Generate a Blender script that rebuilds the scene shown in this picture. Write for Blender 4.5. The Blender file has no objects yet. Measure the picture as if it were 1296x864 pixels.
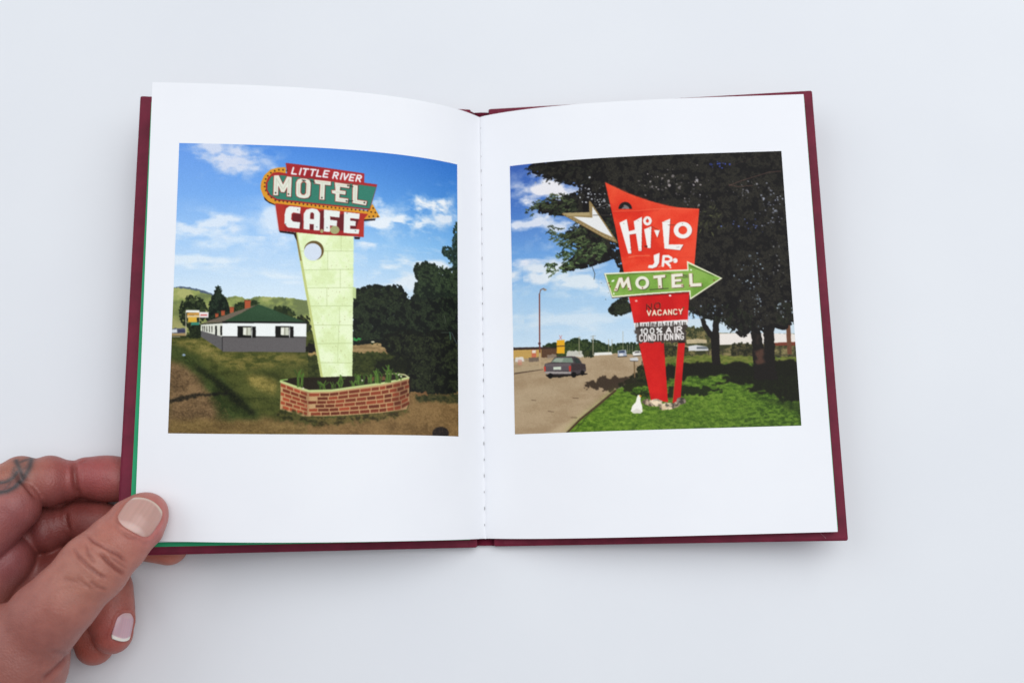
import bpy, bmesh, math
import numpy as np
from mathutils import Matrix, Vector

# ------------------------------------------------------------------ camera, light, exposure
MM = 0.001
sc = bpy.context.scene
CAM_LOC = (12.408, -92.463, 421.780)          # millimetres
PITCH, ROLL, FPX = 0.194735, -0.014904, 1260.0

cam_data = bpy.data.cameras.new('camera')
cam = bpy.data.objects.new('camera', cam_data)
sc.collection.objects.link(cam)
CAM_R = np.array(Matrix.Rotation(PITCH, 3, 'X') @ Matrix.Rotation(ROLL, 3, 'Z'))
mw = Matrix(CAM_R.tolist()).to_4x4()
mw.translation = Vector(CAM_LOC) * MM
cam.matrix_world = mw
cam_data.sensor_width = 36.0
cam_data.lens = 35.0
cam_data.clip_start = 0.01
cam_data.clip_end = 20.0
cam_data.dof.use_dof = True
cam_data.dof.focus_distance = 0.402
cam_data.dof.aperture_fstop = 8.0
sc.camera = cam

world = bpy.data.worlds.new('World')
sc.world = world
world.use_nodes = True
bg = world.node_tree.nodes['Background']
bg.inputs['Color'].default_value = (0.87, 0.93, 1.0, 1)
bg.inputs['Strength'].default_value = 0.27


def area_light(name, loc, target, sx, sy, power, col):
    d = bpy.data.lights.new(name, 'AREA')
    d.shape = 'RECTANGLE'
    d.size, d.size_y, d.energy, d.color = sx, sy, power, col
    o = bpy.data.objects.new(name, d)
    sc.collection.objects.link(o)
    o.location = loc
    o.rotation_euler = (Vector(target) - Vector(loc)).to_track_quat('-Z', 'Y').to_euler()
    return o


area_light('window_light', (-1.15, 0.50, 1.15), (0, 0, 0), 1.4, 1.3, 8.0, (0.96, 0.98, 1.0))
area_light('ceiling_light', (0.62, 0.42, 1.6), (0, 0, 0), 1.9, 1.9, 27.0, (1.0, 1.0, 1.0))

sc.view_settings.view_transform = 'Standard'
sc.view_settings.look = 'None'
sc.view_settings.gamma = 1.0
sc.view_settings.exposure = 0.0
sc.view_settings.use_curve_mapping = False

rng = np.random.default_rng(7)


# ------------------------------------------------------------------ helpers
def srgb(r, g, b):
    return tuple(c / 255 / 12.92 if c / 255 <= 0.04045 else ((c / 255 + 0.055) / 1.055) ** 2.4 for c in (r, g, b))


def new_mesh(name, V, F, mat=None, parent=None, smooth=True):
    V = np.asarray(V, float) * MM
    me = bpy.data.meshes.new(name)
    if isinstance(F, np.ndarray):
        n, k = F.shape
        me.vertices.add(len(V))
        me.vertices.foreach_set('co', V.astype(np.float32).ravel())
        me.loops.add(n * k)
        me.loops.foreach_set('vertex_index', F.astype(np.int32).ravel())
        me.polygons.add(n)
        me.polygons.foreach_set('loop_start', np.arange(0, n * k, k, dtype=np.int32))
        me.update(calc_edges=True)
        me.validate()
    else:
        me.from_pydata([tuple(v) for v in V], [], F)
        me.update()
    if smooth:
        me.polygons.foreach_set('use_smooth', np.ones(len(me.polygons), bool))
    o = bpy.data.objects.new(name, me)
    sc.collection.objects.link(o)
    if mat:
        me.materials.append(mat)
    if parent:
        o.parent = parent
    return o


def grid_faces(nu, nv):
    a = (np.arange(nu - 1)[:, None] * nv + np.arange(nv - 1)[None, :]).ravel()
    return np.stack([a, a + nv, a + nv + 1, a + 1], 1)


def material(name):
    m = bpy.data.materials.new(name)
    m.use_nodes = True
    nt = m.node_tree
    return m, nt, nt.nodes['Principled BSDF']


def node(nt, kind, **kw):
    n = nt.nodes.new(kind)
    for k, v in kw.items():
        if k in n.inputs:
            n.inputs[k].default_value = v
        else:
            setattr(n, k, v)
    return n


def noise_bump(nt, bsdf, scale, strength, dist=0.0002, detail=4.0):
    tc = node(nt, 'ShaderNodeTexCoord')
    nz = node(nt, 'ShaderNodeTexNoise', Scale=scale, Detail=detail)
    bp = node(nt, 'ShaderNodeBump', Strength=strength, Distance=dist)
    nt.links.new(tc.outputs['Object'], nz.inputs['Vector'])
    nt.links.new(nz.outputs['Fac'], bp.inputs['Height'])
    nt.links.new(bp.outputs['Normal'], bsdf.inputs['Normal'])
    return tc, nz, bp


def noise_colour(nt, bsdf, tc, scale, c0, c1, lo=0.35, hi=0.65, detail=4.0):
    nz = node(nt, 'ShaderNodeTexNoise', Scale=scale, Detail=detail)
    rp = node(nt, 'ShaderNodeValToRGB')
    rp.color_ramp.elements[0].position = lo
    rp.color_ramp.elements[1].position = hi
    rp.color_ramp.elements[0].color = (*c0, 1)
    rp.color_ramp.elements[1].color = (*c1, 1)
    nt.links.new(tc.outputs['Object'], nz.inputs['Vector'])
    nt.links.new(nz.outputs['Fac'], rp.inputs['Fac'])
    nt.links.new(rp.outputs['Color'], bsdf.inputs['Base Color'])
    return rp


# ------------------------------------------------------------------ materials
m_table, nt, b = material('white_table_paint')
tc, _, _ = noise_bump(nt, b, 260.0, 0.06)
noise_colour(nt, b, tc, 9.0, (0.775, 0.80, 0.845), (0.80, 0.825, 0.865))
b.inputs['Roughness'].default_value = 0.55
b.inputs['Specular IOR Level'].default_value = 0.3

m_paper, nt, b = material('coated_white_paper')
tc, _, _ = noise_bump(nt, b, 900.0, 0.05, 0.0001)
noise_colour(nt, b, tc, 25.0, (0.865, 0.88, 0.925), (0.885, 0.90, 0.94))
b.inputs['Roughness'].default_value = 0.5
b.inputs['Specular IOR Level'].default_value = 0.35

m_green, nt, b = material('green_endpaper')
tc, _, _ = noise_bump(nt, b, 900.0, 0.08, 0.0001)
noise_colour(nt, b, tc, 60.0, srgb(0, 165, 108), srgb(8, 178, 118))
b.inputs['Roughness'].default_value = 0.6

m_cloth, nt, b = material('maroon_book_cloth')
tc = node(nt, 'ShaderNodeTexCoord')
noise_colour(nt, b, tc, 140.0, srgb(102, 19, 45), srgb(122, 27, 55), 0.3, 0.7, 6.0)
w1 = node(nt, 'ShaderNodeTexWave', Scale=900.0, Distortion=1.0)
w2 = node(nt, 'ShaderNodeTexWave', Scale=900.0, Distortion=1.0)
w2.bands_direction = 'Y'
mx = node(nt, 'ShaderNodeMath')
bp = node(nt, 'ShaderNodeBump', Strength=0.25, Distance=0.0002)
for w in (w1, w2):
    nt.links.new(tc.outputs['Object'], w.inputs['Vector'])
nt.links.new(w1.outputs['Fac'], mx.inputs[0])
nt.links.new(w2.outputs['Fac'], mx.inputs[1])
nt.links.new(mx.outputs[0], bp.inputs['Height'])
nt.links.new(bp.outputs['Normal'], b.inputs['Normal'])
b.inputs['Roughness'].default_value = 0.55
b.inputs['Sheen Weight'].default_value = 0.04
b.inputs['Specular IOR Level'].default_value = 0.3
b.inputs['Sheen Roughness'].default_value = 0.4

m_print, nt, b = material('printed_ink')
at_ = node(nt, 'ShaderNodeAttribute', attribute_name='ink')
nt.links.new(at_.outputs['Color'], b.inputs['Base Color'])
b.inputs['Roughness'].default_value = 0.42
b.inputs['Specular IOR Level'].default_value = 0.1

m_thread, nt, b = material('binding_thread')
tc, _, _ = noise_bump(nt, b, 3000.0, 0.3, 0.0001)
noise_colour(nt, b, tc, 900.0, (0.22, 0.22, 0.23), (0.36, 0.36, 0.38))
b.inputs['Roughness'].default_value = 0.8

m_fibre, nt, b = material('pale_fibre')
tc, _, _ = noise_bump(nt, b, 3000.0, 0.2, 0.0001)
noise_colour(nt, b, tc, 800.0, (0.45, 0.22, 0.25), (0.6, 0.35, 0.38))

# ------------------------------------------------------------------ the table
bm_v = [(-1500, -1200, 0), (1500, -1200, 0), (1500, 1500, 0), (-1500, 1500, 0),
        (-1500, -1200, -30), (1500, -1200, -30), (1500, 1500, -30), (-1500, 1500, -30)]
table = new_mesh('table_top', bm_v, [(0, 1, 2, 3), (7, 6, 5, 4), (0, 4, 5, 1), (1, 5, 6, 2), (2, 6, 7, 3), (3, 7, 4, 0)],
                 m_table, smooth=False)
table['kind'] = 'structure'

# ------------------------------------------------------------------ the book
BW, BH, PW = 142.0, 192.1, 141.8
BOARDS = {'L': (-1, -3.693, 0.0014, 4.490, 0.147415, 0.007222),
          'R': (1, 3.508, 0.322, 3.972, 0.095386, 0.002054)}


def board_pt(side, w, y, h):
    """point on a cover board: w from the hinge outwards, y along the spine, h above its inner face"""
    s, x0, y0, z0, a, yaw = BOARDS[side]
    w, y, h = np.broadcast_arrays(np.asarray(w, float), np.asarray(y, float), np.asarray(h, float))
    x = s * (w * math.cos(a) - h * math.sin(a))
    z = w * math.sin(a) + h * math.cos(a)
    c, n = math.cos(yaw), math.sin(yaw)
    return np.stack([x0 + c * x - n * y, y0 + n * x + c * y, z0 + z], -1)


book = bpy.data.objects.new('book', None)
sc.collection.objects.link(book)
book['label'] = 'small maroon clothbound photo book lying open at two printed motel sign photographs'
book['category'] = 'book'


def rounded_board(name, side, w0, w1, y0, y1, t, r, mat):
    """a stiff board with rounded corners and softened edges, as rings from the bottom to the top"""
    def ring(inset, h):
        pts = []
        for cx, cy, a0 in ((w1, y1, 0), (w0, y1, 90), (w0, y0, 180), (w1, y0, 270)):
            sx = -1 if cx == w1 else 1
            sy = -1 if cy == y1 else 1
            for k in range(6):
                a = math.radians(a0 + 18 * k)
                pts.append((cx + sx * r + (r - inset) * math.cos(a), cy + sy * r + (r - inset) * math.sin(a), h))
        return pts
    e = 0.55
    rows = [ring(e, -t), ring(0.16, -t + 0.2), ring(0, -t + e), ring(0, -e), ring(0.16, -0.2), ring(e, 0)]
    P = np.array(rows)
    n = P.shape[1]
    V = board_pt(side, P[..., 0].ravel(), P[..., 1].ravel(), P[..., 2].ravel())
    F = []
    for i in range(len(rows) - 1):
        for j in range(n):
            k = (j + 1) % n
            F.append((i * n + j, i * n + k, (i + 1) * n + k, (i + 1) * n + j))
    F.append(tuple(range(n - 1, -1, -1)))
    F.append(tuple((len(rows) - 1) * n + j for j in range(n)))
    if side == 'L':
        F = [tuple(reversed(f)) for f in F]
    return new_mesh(name, V, F, mat, book)


for side, nm in (('L', 'front_cover'), ('R', 'back_cover')):
    cov = rounded_board(nm, side, 0, BW, -BH / 2, BH / 2, 2.6, 0.9, m_cloth)
    # cloth turn-ins folded over the inner face: three strips with mitred corners
    for a, bq in (((4.0, BH / 2 - 0.9), (BW - 0.9, BH / 2 - 0.9)), ((BW - 0.9, BH / 2 - 0.9), (BW - 0.9, -BH / 2 + 0.9)),
                  ((BW - 0.9, -BH / 2 + 0.9), (4.0, -BH / 2 + 0.9))):
        d = np.array(bq) - np.array(a)
        d = d / np.linalg.norm(d)
        nrm = np.array([d[1], -d[0]])
        A, B = np.array(a), np.array(bq)
        q = [A, B, B + nrm * 11 - d * (11 if B[0] > 50 else 0), A + nrm * 11 + d * (11 if A[0] > 50 else 0)]
        q = np.array(q)
        V = np.concatenate([board_pt(side, q[:, 0], q[:, 1], 0.02), board_pt(side, q[:, 0], q[:, 1], 0.20)])
        F = [(4, 5, 6, 7), (0, 3, 2, 1)] + [(i, (i + 1) % 4, (i + 1) % 4 + 4, i + 4) for i in range(4)]
        new_mesh('cloth_turn_in', V, F, m_cloth, cov, smooth=False)
    # green pastedown
    w = np.array([3.0, 137.2 if side == 'L' else 138.2])
    nu, nv = 12, 12
    W, Y = np.meshgrid(np.linspace(w[0], w[1], nu), np.linspace(-92.9 if side == 'L' else -91.7, 93.0, nv), indexing='ij')
    V = board_pt(side, W.ravel(), Y.ravel(), 0.34)
    F = grid_faces(nu, nv)
    new_mesh('green_pastedown', V, F if side == 'R' else F[:, ::-1], m_green, cov)
    # cloth hinge that joins the board to the spine strip
    s = BOARDS[side][0]
    prof = [(3.0 * s, 1.25), (3.25 * s, 1.3), (3.5 * s, 1.6), (3.7 * s, 2.2), (4.3 * s, 2.8), (5.5 * s, 2.6)]
    back = [(x + 0.35 * s, z - 0.7) for x, z in prof]
    ys = np.linspace(-BH / 2 + 0.6, BH / 2 - 0.4, 24)
    V, nprof = [], len(prof) * 2
    for i, y in enumerate(ys):
        wob = 0.12 * math.sin(i * 1.7)
        for x, z in prof + back[::-1]:
            V.append((x + wob * s * 0.4, y, z + wob * 0.4))
    F = []
    for i in range(len(ys) - 1):
        for j in range(nprof):
            k = (j + 1) % nprof
            F.append((i * nprof + j, i * nprof + k, (i + 1) * nprof + k, (i + 1) * nprof + j))
    F += [tuple(range(nprof)), tuple((len(ys) - 1) * nprof + j for j in range(nprof))[::-1]]
    new_mesh('cloth_hinge', V, F, m_cloth, book)

# spine strip on the table
V, F = [], []
cross = [(-3.5, 0.6), (-3.1, 1.5), (-1.5, 1.75), (0, 1.8), (1.5, 1.75), (3.1, 1.5), (3.5, 0.6), (2.6, 0.06), (-2.6, 0.06)]
for y in np.linspace(-BH / 2 + 0.7, BH / 2 - 0.5, 12):
    V += [(x, y, z) for x, z in cross]
n = len(cross)
for i in range(11):
    for j in range(n):
        F.append((i * n + j, i * n + (j + 1) % n, (i + 1) * n + (j + 1) % n, (i + 1) * n + j))
F += [tuple(range(n)), tuple(11 * n + j for j in range(n))[::-1]]
new_mesh('spine', V, F, m_cloth, book)

# page surfaces: top edge and bottom edge of the two open pages (x, y, z)
EDGE = {
    'LT': [[-0.33, 92.5, 3.56], [-7.64, 92.56, 10.58], [-15.96, 92.64, 16.33], [-24.94, 92.71, 21.01], [-34.31, 92.8, 24.85], [-43.94, 92.88, 28.02], [-53.73, 92.97, 30.64], [-63.62, 93.06, 32.8], [-73.59, 93.15, 34.59], [-83.6, 93.24, 36.07], [-93.65, 93.33, 37.29], [-103.71, 93.42, 38.32], [-113.8, 93.52, 39.21], [-123.89, 93.61, 39.98], [-134.01, 93.7, 40.69]],
    'LB': [[0.3, -92.6, 3.6], [-7.44, -92.72, 10.58], [-16.09, -92.85, 16.0], [-25.34, -92.96, 20.13], [-34.93, -93.01, 23.27], [-44.72, -93.05, 25.62], [-54.64, -93.05, 27.33], [-64.65, -92.99, 28.51], [-74.7, -92.93, 29.27], [-84.77, -92.77, 29.66], [-94.86, -92.56, 29.78], [-104.96, -92.34, 29.67], [-115.06, -92.01, 29.38], [-125.17, -91.66, 28.98], [-135.3, -91.3, 28.5]],
    'RT': [[-0.32, 92.5, 3.73], [8.89, 92.52, 7.89], [18.58, 92.54, 10.87], [28.44, 92.56, 13.22], [38.39, 92.58, 15.09], [48.41, 92.6, 16.56], [58.47, 92.62, 17.72], [68.56, 92.65, 18.62], [78.66, 92.67, 19.32], [88.78, 92.69, 19.87], [98.9, 92.71, 20.31], [109.03, 92.73, 20.69], [119.15, 92.76, 21.04], [129.27, 92.78, 21.41], [139.39, 92.8, 21.82]],
    'RB': [[0.3, -92.6, 3.6], [9.56, -92.72, 7.66], [19.28, -92.85, 10.53], [29.16, -92.94, 12.78], [39.13, -92.91, 14.54], [49.17, -92.87, 15.91], [59.24, -92.81, 16.96], [69.34, -92.72, 17.75], [79.45, -92.64, 18.35], [89.57, -92.52, 18.79], [99.69, -92.4, 19.12], [109.82, -92.28, 19.39], [119.95, -92.15, 19.64], [130.08, -92.02, 19.89], [140.2, -91.9, 20.2]],
}
FINE = {}
for k, P in EDGE.items():
    P = np.array(P)
    s = np.linspace(0, 1, len(P))
    t = np.linspace(0, 1, 800)
    A = np.stack([s ** (i / 2) for i in range(7)], 1)
    Bm = np.stack([t ** (i / 2) for i in range(7)], 1)
    Wt = np.ones(len(P)); Wt[0] = Wt[-1] = 6
    FINE[k] = Bm @ np.linalg.lstsq(A * Wt[:, None], P * Wt[:, None], rcond=None)[0]


def page_pt(side, u, v, lift=0.0):
    u, v = np.broadcast_arrays(np.asarray(u, float), np.asarray(v, float))
    def g(P):
        return np.stack([np.interp(u * 799, np.arange(800), P[:, k]) for k in range(3)], -1)
    P = g(FINE[side + 'T']) * v[..., None] + g(FINE[side + 'B']) * (1 - v[..., None])
    if lift:
        du = g2 = None
        e = 0.004
        def q(uu):
            def h(Pf):
                return np.stack([np.interp(uu * 799, np.arange(800), Pf[:, k]) for k in range(3)], -1)
            return h(FINE[side + 'T']) * v[..., None] + h(FINE[side + 'B']) * (1 - v[..., None])
        du = q(np.clip(u + e, 0, 1)) - q(np.clip(u - e, 0, 1))
        nrm = np.stack([-du[..., 2], np.zeros_like(u), du[..., 0]], -1)
        nrm /= np.linalg.norm(nrm, axis=-1, keepdims=True)
        nrm *= np.sign(nrm[..., 2:3])
        P = P + nrm * lift
    return P


NU, NV = 49, 25
Ug, Vg = np.meshgrid(np.linspace(0, 1, NU) ** 1.4, np.linspace(0, 1, NV), indexing='ij')
pages = {}
for side in 'LR':
    s = BOARDS[side][0]
    F = grid_faces(NU, NV)
    F = F[:, ::-1] if side == 'L' else F
    top = page_pt(side, Ug, Vg)
    w = Ug * (136.3 if side == 'L' else 140.6) - 3.6
    bot = board_pt(side, np.maximum(w, 0), (Vg - 0.5) * (182.6 if side == 'L' else 184.4), 0.55)
    k = np.clip(1 - w / 6.0, 0, 1)[..., None] ** 1.5
    gut = np.stack([s * (0.15 + Ug * 18), (Vg - 0.5) * 184.6, 2.1 + Ug * 0], -1)
    bot = bot * (1 - k) + gut * k
    nleaf = 20 if side == 'L' else 10
    for i in range(nleaf + 1):
        f = i / nleaf
        P = top * (1 - f) + bot * f
        if i == 0:
            pg = new_mesh('page', P.reshape(-1, 3), F, m_paper, book)
            pg['label'] = 'open white page on the ' + ('side held by the thumb' if side == 'L' else 'side lying free of the hand')
            pages[side] = pg
        else:
            sag = 0.5 * math.sin(i * 2.3) * np.sin(Ug * math.pi) * (1 if i < nleaf else 0)
            P = P.copy()
            P[..., 2] += sag * (1 - f) * 0.6
            P[..., 0] -= s * Ug * (0.35 + 0.25 * math.sin(i * 5.1))
            P[..., 1] *= 1 - 0.0012 * (1 + math.sin(i * 3.7))
            new_mesh('flyleaf' if i == nleaf else 'leaf', P[::2, ::3].reshape(-1, 3),
                     (lambda g: g[:, ::-1] if side == 'L' else g)(grid_faces(len(range(0, NU, 2)), len(range(0, NV, 3)))),
                     m_green if i == nleaf else m_paper, book)

# binding thread stitches showing along the gutter
for i in range(27):
    v = 0.03 + i * 0.0362
    if 0.0 < v < 1:
        y = (v - 0.5) * 185
        L = 0.8 if i % 2 else 0.5
        V, F = [], []
        for a, (dy, r) in enumerate(((-L, 0.04), (-L * 0.5, 0.13), (L * 0.5, 0.13), (L, 0.04))):
            for j in range(6):
                t = j * math.pi / 3
                V.append((0.05 * math.sin(i * 2.1) + r * math.cos(t), y + dy, 3.85 + r * math.sin(t)))
        for a in range(3):
            for j in range(6):
                F.append((a * 6 + j, a * 6 + (j + 1) % 6, a * 6 + 6 + (j + 1) % 6, a * 6 + 6 + j))
        F += [tuple(range(6)), tuple(range(18, 24))[::-1]]
        new_mesh('stitch', V, F, m_thread, book)

# a pale fibre caught on the lower corner of the back cover
pts = np.array([[129.5, -91.4], [131.0, -92.6], [132.6, -94.2], [133.3, -95.0]])
V, F = [], []
for i, (w, y) in enumerate(pts):
    for dx, dh in ((-0.09, 0.0), (0.09, 0.0), (0.0, 0.14)):
        V.append(board_pt('R', w + dx, y, 0.24 + dh))
for i in range(3):
    for j in range(3):
        F.append((i * 3 + j, i * 3 + (j + 1) % 3, i * 3 + 3 + (j + 1) % 3, i * 3 + 3 + j))
new_mesh('loose_fibre', V, F, m_fibre, book)


# ------------------------------------------------------------------ the two printed pictures (ink on the pages)
CN = 1120          # drawing resolution
INK = 560          # ink grid on the page
TRACE = {          # tracing calibration: drawing coordinates -> position on the print (s right, t down)
    'L': (400, 370, [0.4861, 0.01241, -0.0002, 1e-05, 0.51043, -0.01204, 0.00012, 0.00458, -0.00478, 0.01835, -0.00045, 0.01325],
          [0.51714, 0.52341, -0.01346, 0.00027, -0.01318, 0.01471, -0.0031, -0.01029, 0.01315, -0.00922, 0.0056, -0.00461]),
    'R': (830, 370, [0.52, -0.02524, 0.00071, -2e-05, 0.53166, -0.01512, 0.00041, -0.00276, 0.00021, 0.00577, 0.00028, -0.00489],
          [0.51301, 0.54729, -0.01581, 0.00045, 0.01961, -0.00475, 0.00027, -0.00621, 0.00604, 0.00422, -0.00402, -0.00096]),
}
TERMS = [(i, j) for i in range(5) for j in range(5 - i) if not (i + j > 3 and j > 1)]
PXS = CN / 355.0   # canvas pixels for one drawing unit


def vnoise(n, cells, seed, stretch=1.0):
    r = np.random.default_rng(seed)
    cx, cy = max(2, int(cells)), max(2, int(cells * stretch))
    g = r.random((cy + 2, cx + 2)).astype(np.float32)
    x = np.linspace(0, cx, n, endpoint=False); y = np.linspace(0, cy, n, endpoint=False)
    xi, yi = x.astype(int), y.astype(int)
    fx, fy = (x - xi).astype(np.float32), (y - yi).astype(np.float32)
    fx = fx * fx * (3 - 2 * fx); fy = (fy * fy * (3 - 2 * fy))[:, None]
    row = g[:, xi] * (1 - fx) + g[:, xi + 1] * fx
    return row[yi] * (1 - fy) + row[yi + 1] * fy


_fb = {}
def fbm(cells, seed, octaves=4, stretch=1.0, gain=.55):
    """fractal noise, mean 0.5; seeds share a few base fields, shifted"""
    key = (int(cells), seed % 3, octaves, stretch, gain)
    if key not in _fb:
        out = np.zeros((CN, CN), np.float32); a = 1.0
        for o in range(octaves):
            c = cells * 2 ** o
            if c > CN / 2:
                break
            out += a * vnoise(CN, c, (seed % 3) * 31 + o + int(cells), stretch); a *= gain
        out = (out - out.mean()) / (out.std() + 1e-9) * 0.18 + 0.5
        _fb[key] = np.clip(out, 0, 1)
    return np.roll(_fb[key], ((seed * 173) % CN, (seed * 311) % CN), (0, 1))


def boxblur(m, r):
    r = max(1, int(r))
    if not m.size:
        return m
    for ax in (0, 1):
        for _ in range(2):
            p = np.pad(m, [(r + 1, r) if a == ax else (0, 0) for a in (0, 1)], mode='edge')
            c = np.cumsum(p, axis=ax)
            m = (np.take(c, range(2 * r + 1, c.shape[ax]), axis=ax) - np.take(c, range(0, c.shape[ax] - 2 * r - 1), axis=ax)) / (2 * r + 1)
    return m


class Canvas:
    def __init__(self, side):
        self.cx, self.cy, self.cs, self.ct = TRACE[side]
        self.img = np.zeros((CN, CN, 3))
        yy, xx = np.mgrid[0:CN, 0:CN]
        self.X, self.Y = xx + 0.5, yy + 0.5

    def map(self, pts):
        p = np.atleast_2d(np.asarray(pts, float))
        x, y = (p[:, 0] - self.cx) / 190, (p[:, 1] - self.cy) / 190
        A = np.stack([x ** i * y ** j for i, j in TERMS], 1)
        return np.stack([A @ np.array(self.cs) * CN, A @ np.array(self.ct) * CN], 1)

    def polymask(self, pts, rough=0.0, seed=1, cells=120, pad=0.0):
        """inside mask of a traced outline, on the window it needs: (mask, window)"""
        q = self.map(pts)
        m = rough * PXS * 2 + 2 + pad * PXS
        x0, y0 = np.clip(np.floor(q.min(0) - m), 0, CN).astype(int)
        x1, y1 = np.clip(np.ceil(q.max(0) + m), 0, CN).astype(int)
        win = (slice(y0, max(y0, y1)), slice(x0, max(x0, x1)))
        X, Y = self.X[win], self.Y[win]
        if rough:
            X = X + (fbm(cells, seed, 3)[win] - 0.5) * rough * PXS * 5
            Y = Y + (fbm(cells, seed + 50, 3)[win] - 0.5) * rough * PXS * 5
        ins = np.zeros(X.shape, bool)
        n = len(q)
        for i in range(n):
            ax, ay = q[i]; bx, by = q[(i + 1) % n]
            if ay == by:
                continue
            ins ^= ((ay > Y) != (by > Y)) & (X < (bx - ax) * (Y - ay) / (by - ay) + ax)
        return ins.astype(float), win

    def paint(self, mask, win, col, a=1.0):
        if not mask.size:
            return
        m = (mask * a)[..., None]
        col = np.asarray(col, float)
        self.img[win] = self.img[win] * (1 - m) + (col / 255.0 if col.ndim == 1 else col) * m

    def poly(self, pts, col, a=1.0, rough=0.0, seed=1, soft=0.0, cells=120):
        m, win = self.polymask(pts, rough, seed, cells, soft * 2.2)
        if soft and m.size:
            m = boxblur(m, soft * PXS)
        self.paint(m, win, col, a)

    def ell(self, cx, cy, rx, ry, col, a=1.0, soft=0.0):
        n = 40 if rx > 3 else 10
        t = np.linspace(0, 2 * math.pi, n, endpoint=False)
        self.poly(np.stack([cx + rx * np.cos(t), cy + ry * np.sin(t)], 1), col, a, soft=soft)

    def ring(self, cx, cy, rx, ry, ix, iy, col, a=1.0):
        t = np.linspace(0, 2 * math.pi, 48)
        o = np.stack([cx + rx * np.cos(t), cy + ry * np.sin(t)], 1)
        i = np.stack([cx + ix * np.cos(t), cy + iy * np.sin(t)], 1)[::-1]
        self.poly(np.concatenate([o, i]), col, a)

    def dabs(self, mask, win, n, cols, rmin=.3, rmax=1.0, stretch=1.0, a=.8, seed=1):
        """n small strokes of ink at random places where the mask is set"""
        r = np.random.default_rng(seed)
        ys, xs = np.nonzero(mask > .5)
        if not len(ys):
            return
        k = r.integers(0, len(ys), n)
        cy, cx = ys[k] + win[0].start, xs[k] + win[1].start
        rad = r.uniform(rmin, rmax, n) * PXS
        ang = r.uniform(0, math.pi, n)
        cols = np.asarray(cols, float) / 255
        f = r.random(n)[:, None] * (len(cols) - 1)
        i0 = np.minimum(f.astype(int), len(cols) - 2)
        fr = f - i0
        c = cols[i0[:, 0]] * (1 - fr) + cols[i0[:, 0] + 1] * fr
        R = int(math.ceil(rmax * PXS * max(1, stretch)))
        for dy in range(-R, R + 1):
            for dx in range(-R, R + 1):
                u = dx * np.cos(ang) + dy * np.sin(ang)
                v = -dx * np.sin(ang) + dy * np.cos(ang)
                hit = (u / np.maximum(stretch, 1e-3)) ** 2 + (v * (1.6 if stretch == 1 else 1)) ** 2 <= rad ** 2
                y, x = cy[hit] + dy, cx[hit] + dx
                ok = (y >= 0) & (y < CN) & (x >= 0) & (x < CN)
                y, x = y[ok], x[ok]
                self.img[y, x] = self.img[y, x] * (1 - a) + c[hit][ok] * a

    def line(self, pts, w, col, a=1.0):
        q = self.map(pts)
        r = w * PXS / 2
        for i in range(len(q) - 1):
            A, B = q[i], q[i + 1]
            x0, y0 = np.maximum(np.floor(np.minimum(A, B) - r - 1), 0).astype(int)
            x1, y1 = np.minimum(np.ceil(np.maximum(A, B) + r + 1), CN).astype(int)
            if x1 <= x0 or y1 <= y0:
                continue
            X, Y = self.X[y0:y1, x0:x1], self.Y[y0:y1, x0:x1]
            d = B - A
            t = np.clip(((X - A[0]) * d[0] + (Y - A[1]) * d[1]) / max(d @ d, 1e-6), 0, 1)
            D = np.hypot(X - A[0] - t * d[0], Y - A[1] - t * d[1])
            m = (np.clip(r + 0.5 - D, 0, 1) * a)[..., None]
            self.img[y0:y1, x0:x1] = self.img[y0:y1, x0:x1] * (1 - m) + np.asarray(col, float) / 255 * m

    def foliage(self, pts, dark, light, blur=4.0, amp=1.6, cells=70, seed=3, a=1.0, tone=90, bias=0.5, lo=0.5, hi=0.8, leaf=1.0, n=None):
        m0, win = self.polymask(pts, pad=blur * 3)
        if not m0.size:
            return
        area = m0.sum() / PXS ** 2
        m = boxblur(m0, blur * PXS)
        near = m > 0.03
        m = m + (fbm(cells, seed, 6, 1.0, .72)[win] - 0.5) * amp
        m = np.clip((m - bias) * 14 + 0.5, 0, 1) * near
        k = np.clip((fbm(tone, seed + 7, 5, 1.0, .75)[win] - lo) / (hi - lo), 0, 1)[..., None]
        c = np.asarray(dark, float) / 255 * (1 - k) + np.asarray(light, float) / 255 * k
        self.paint(m, win, c, a)
        n = int(area * 1.1) if n is None else n
        d, l = np.asarray(dark, float), np.asarray(light, float)
        clump = (fbm(tone * .6, seed + 9, 4, 1.0, .6)[win] > .5) * (m > .5)
        self.dabs(m, win, n, [d * .7, d], .3, .8 * leaf, 1.0, .75, seed)
        self.dabs(clump, win, int(n * .8), [d * .6 + l * .4, l, l * 1.12], .25, .6 * leaf, 1.7, .7, seed + 1)
        bl = boxblur(m0, blur * PXS)
        edge = (bl > .1) * (bl < .62) * (fbm(tone, seed + 11, 4, 1.0, .7)[win] > .47)
        self.dabs(edge, win, int(n * .5), [d, d, d * .55 + l * .45], .3, .85 * leaf, 1.9, .9, seed + 2)

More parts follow.
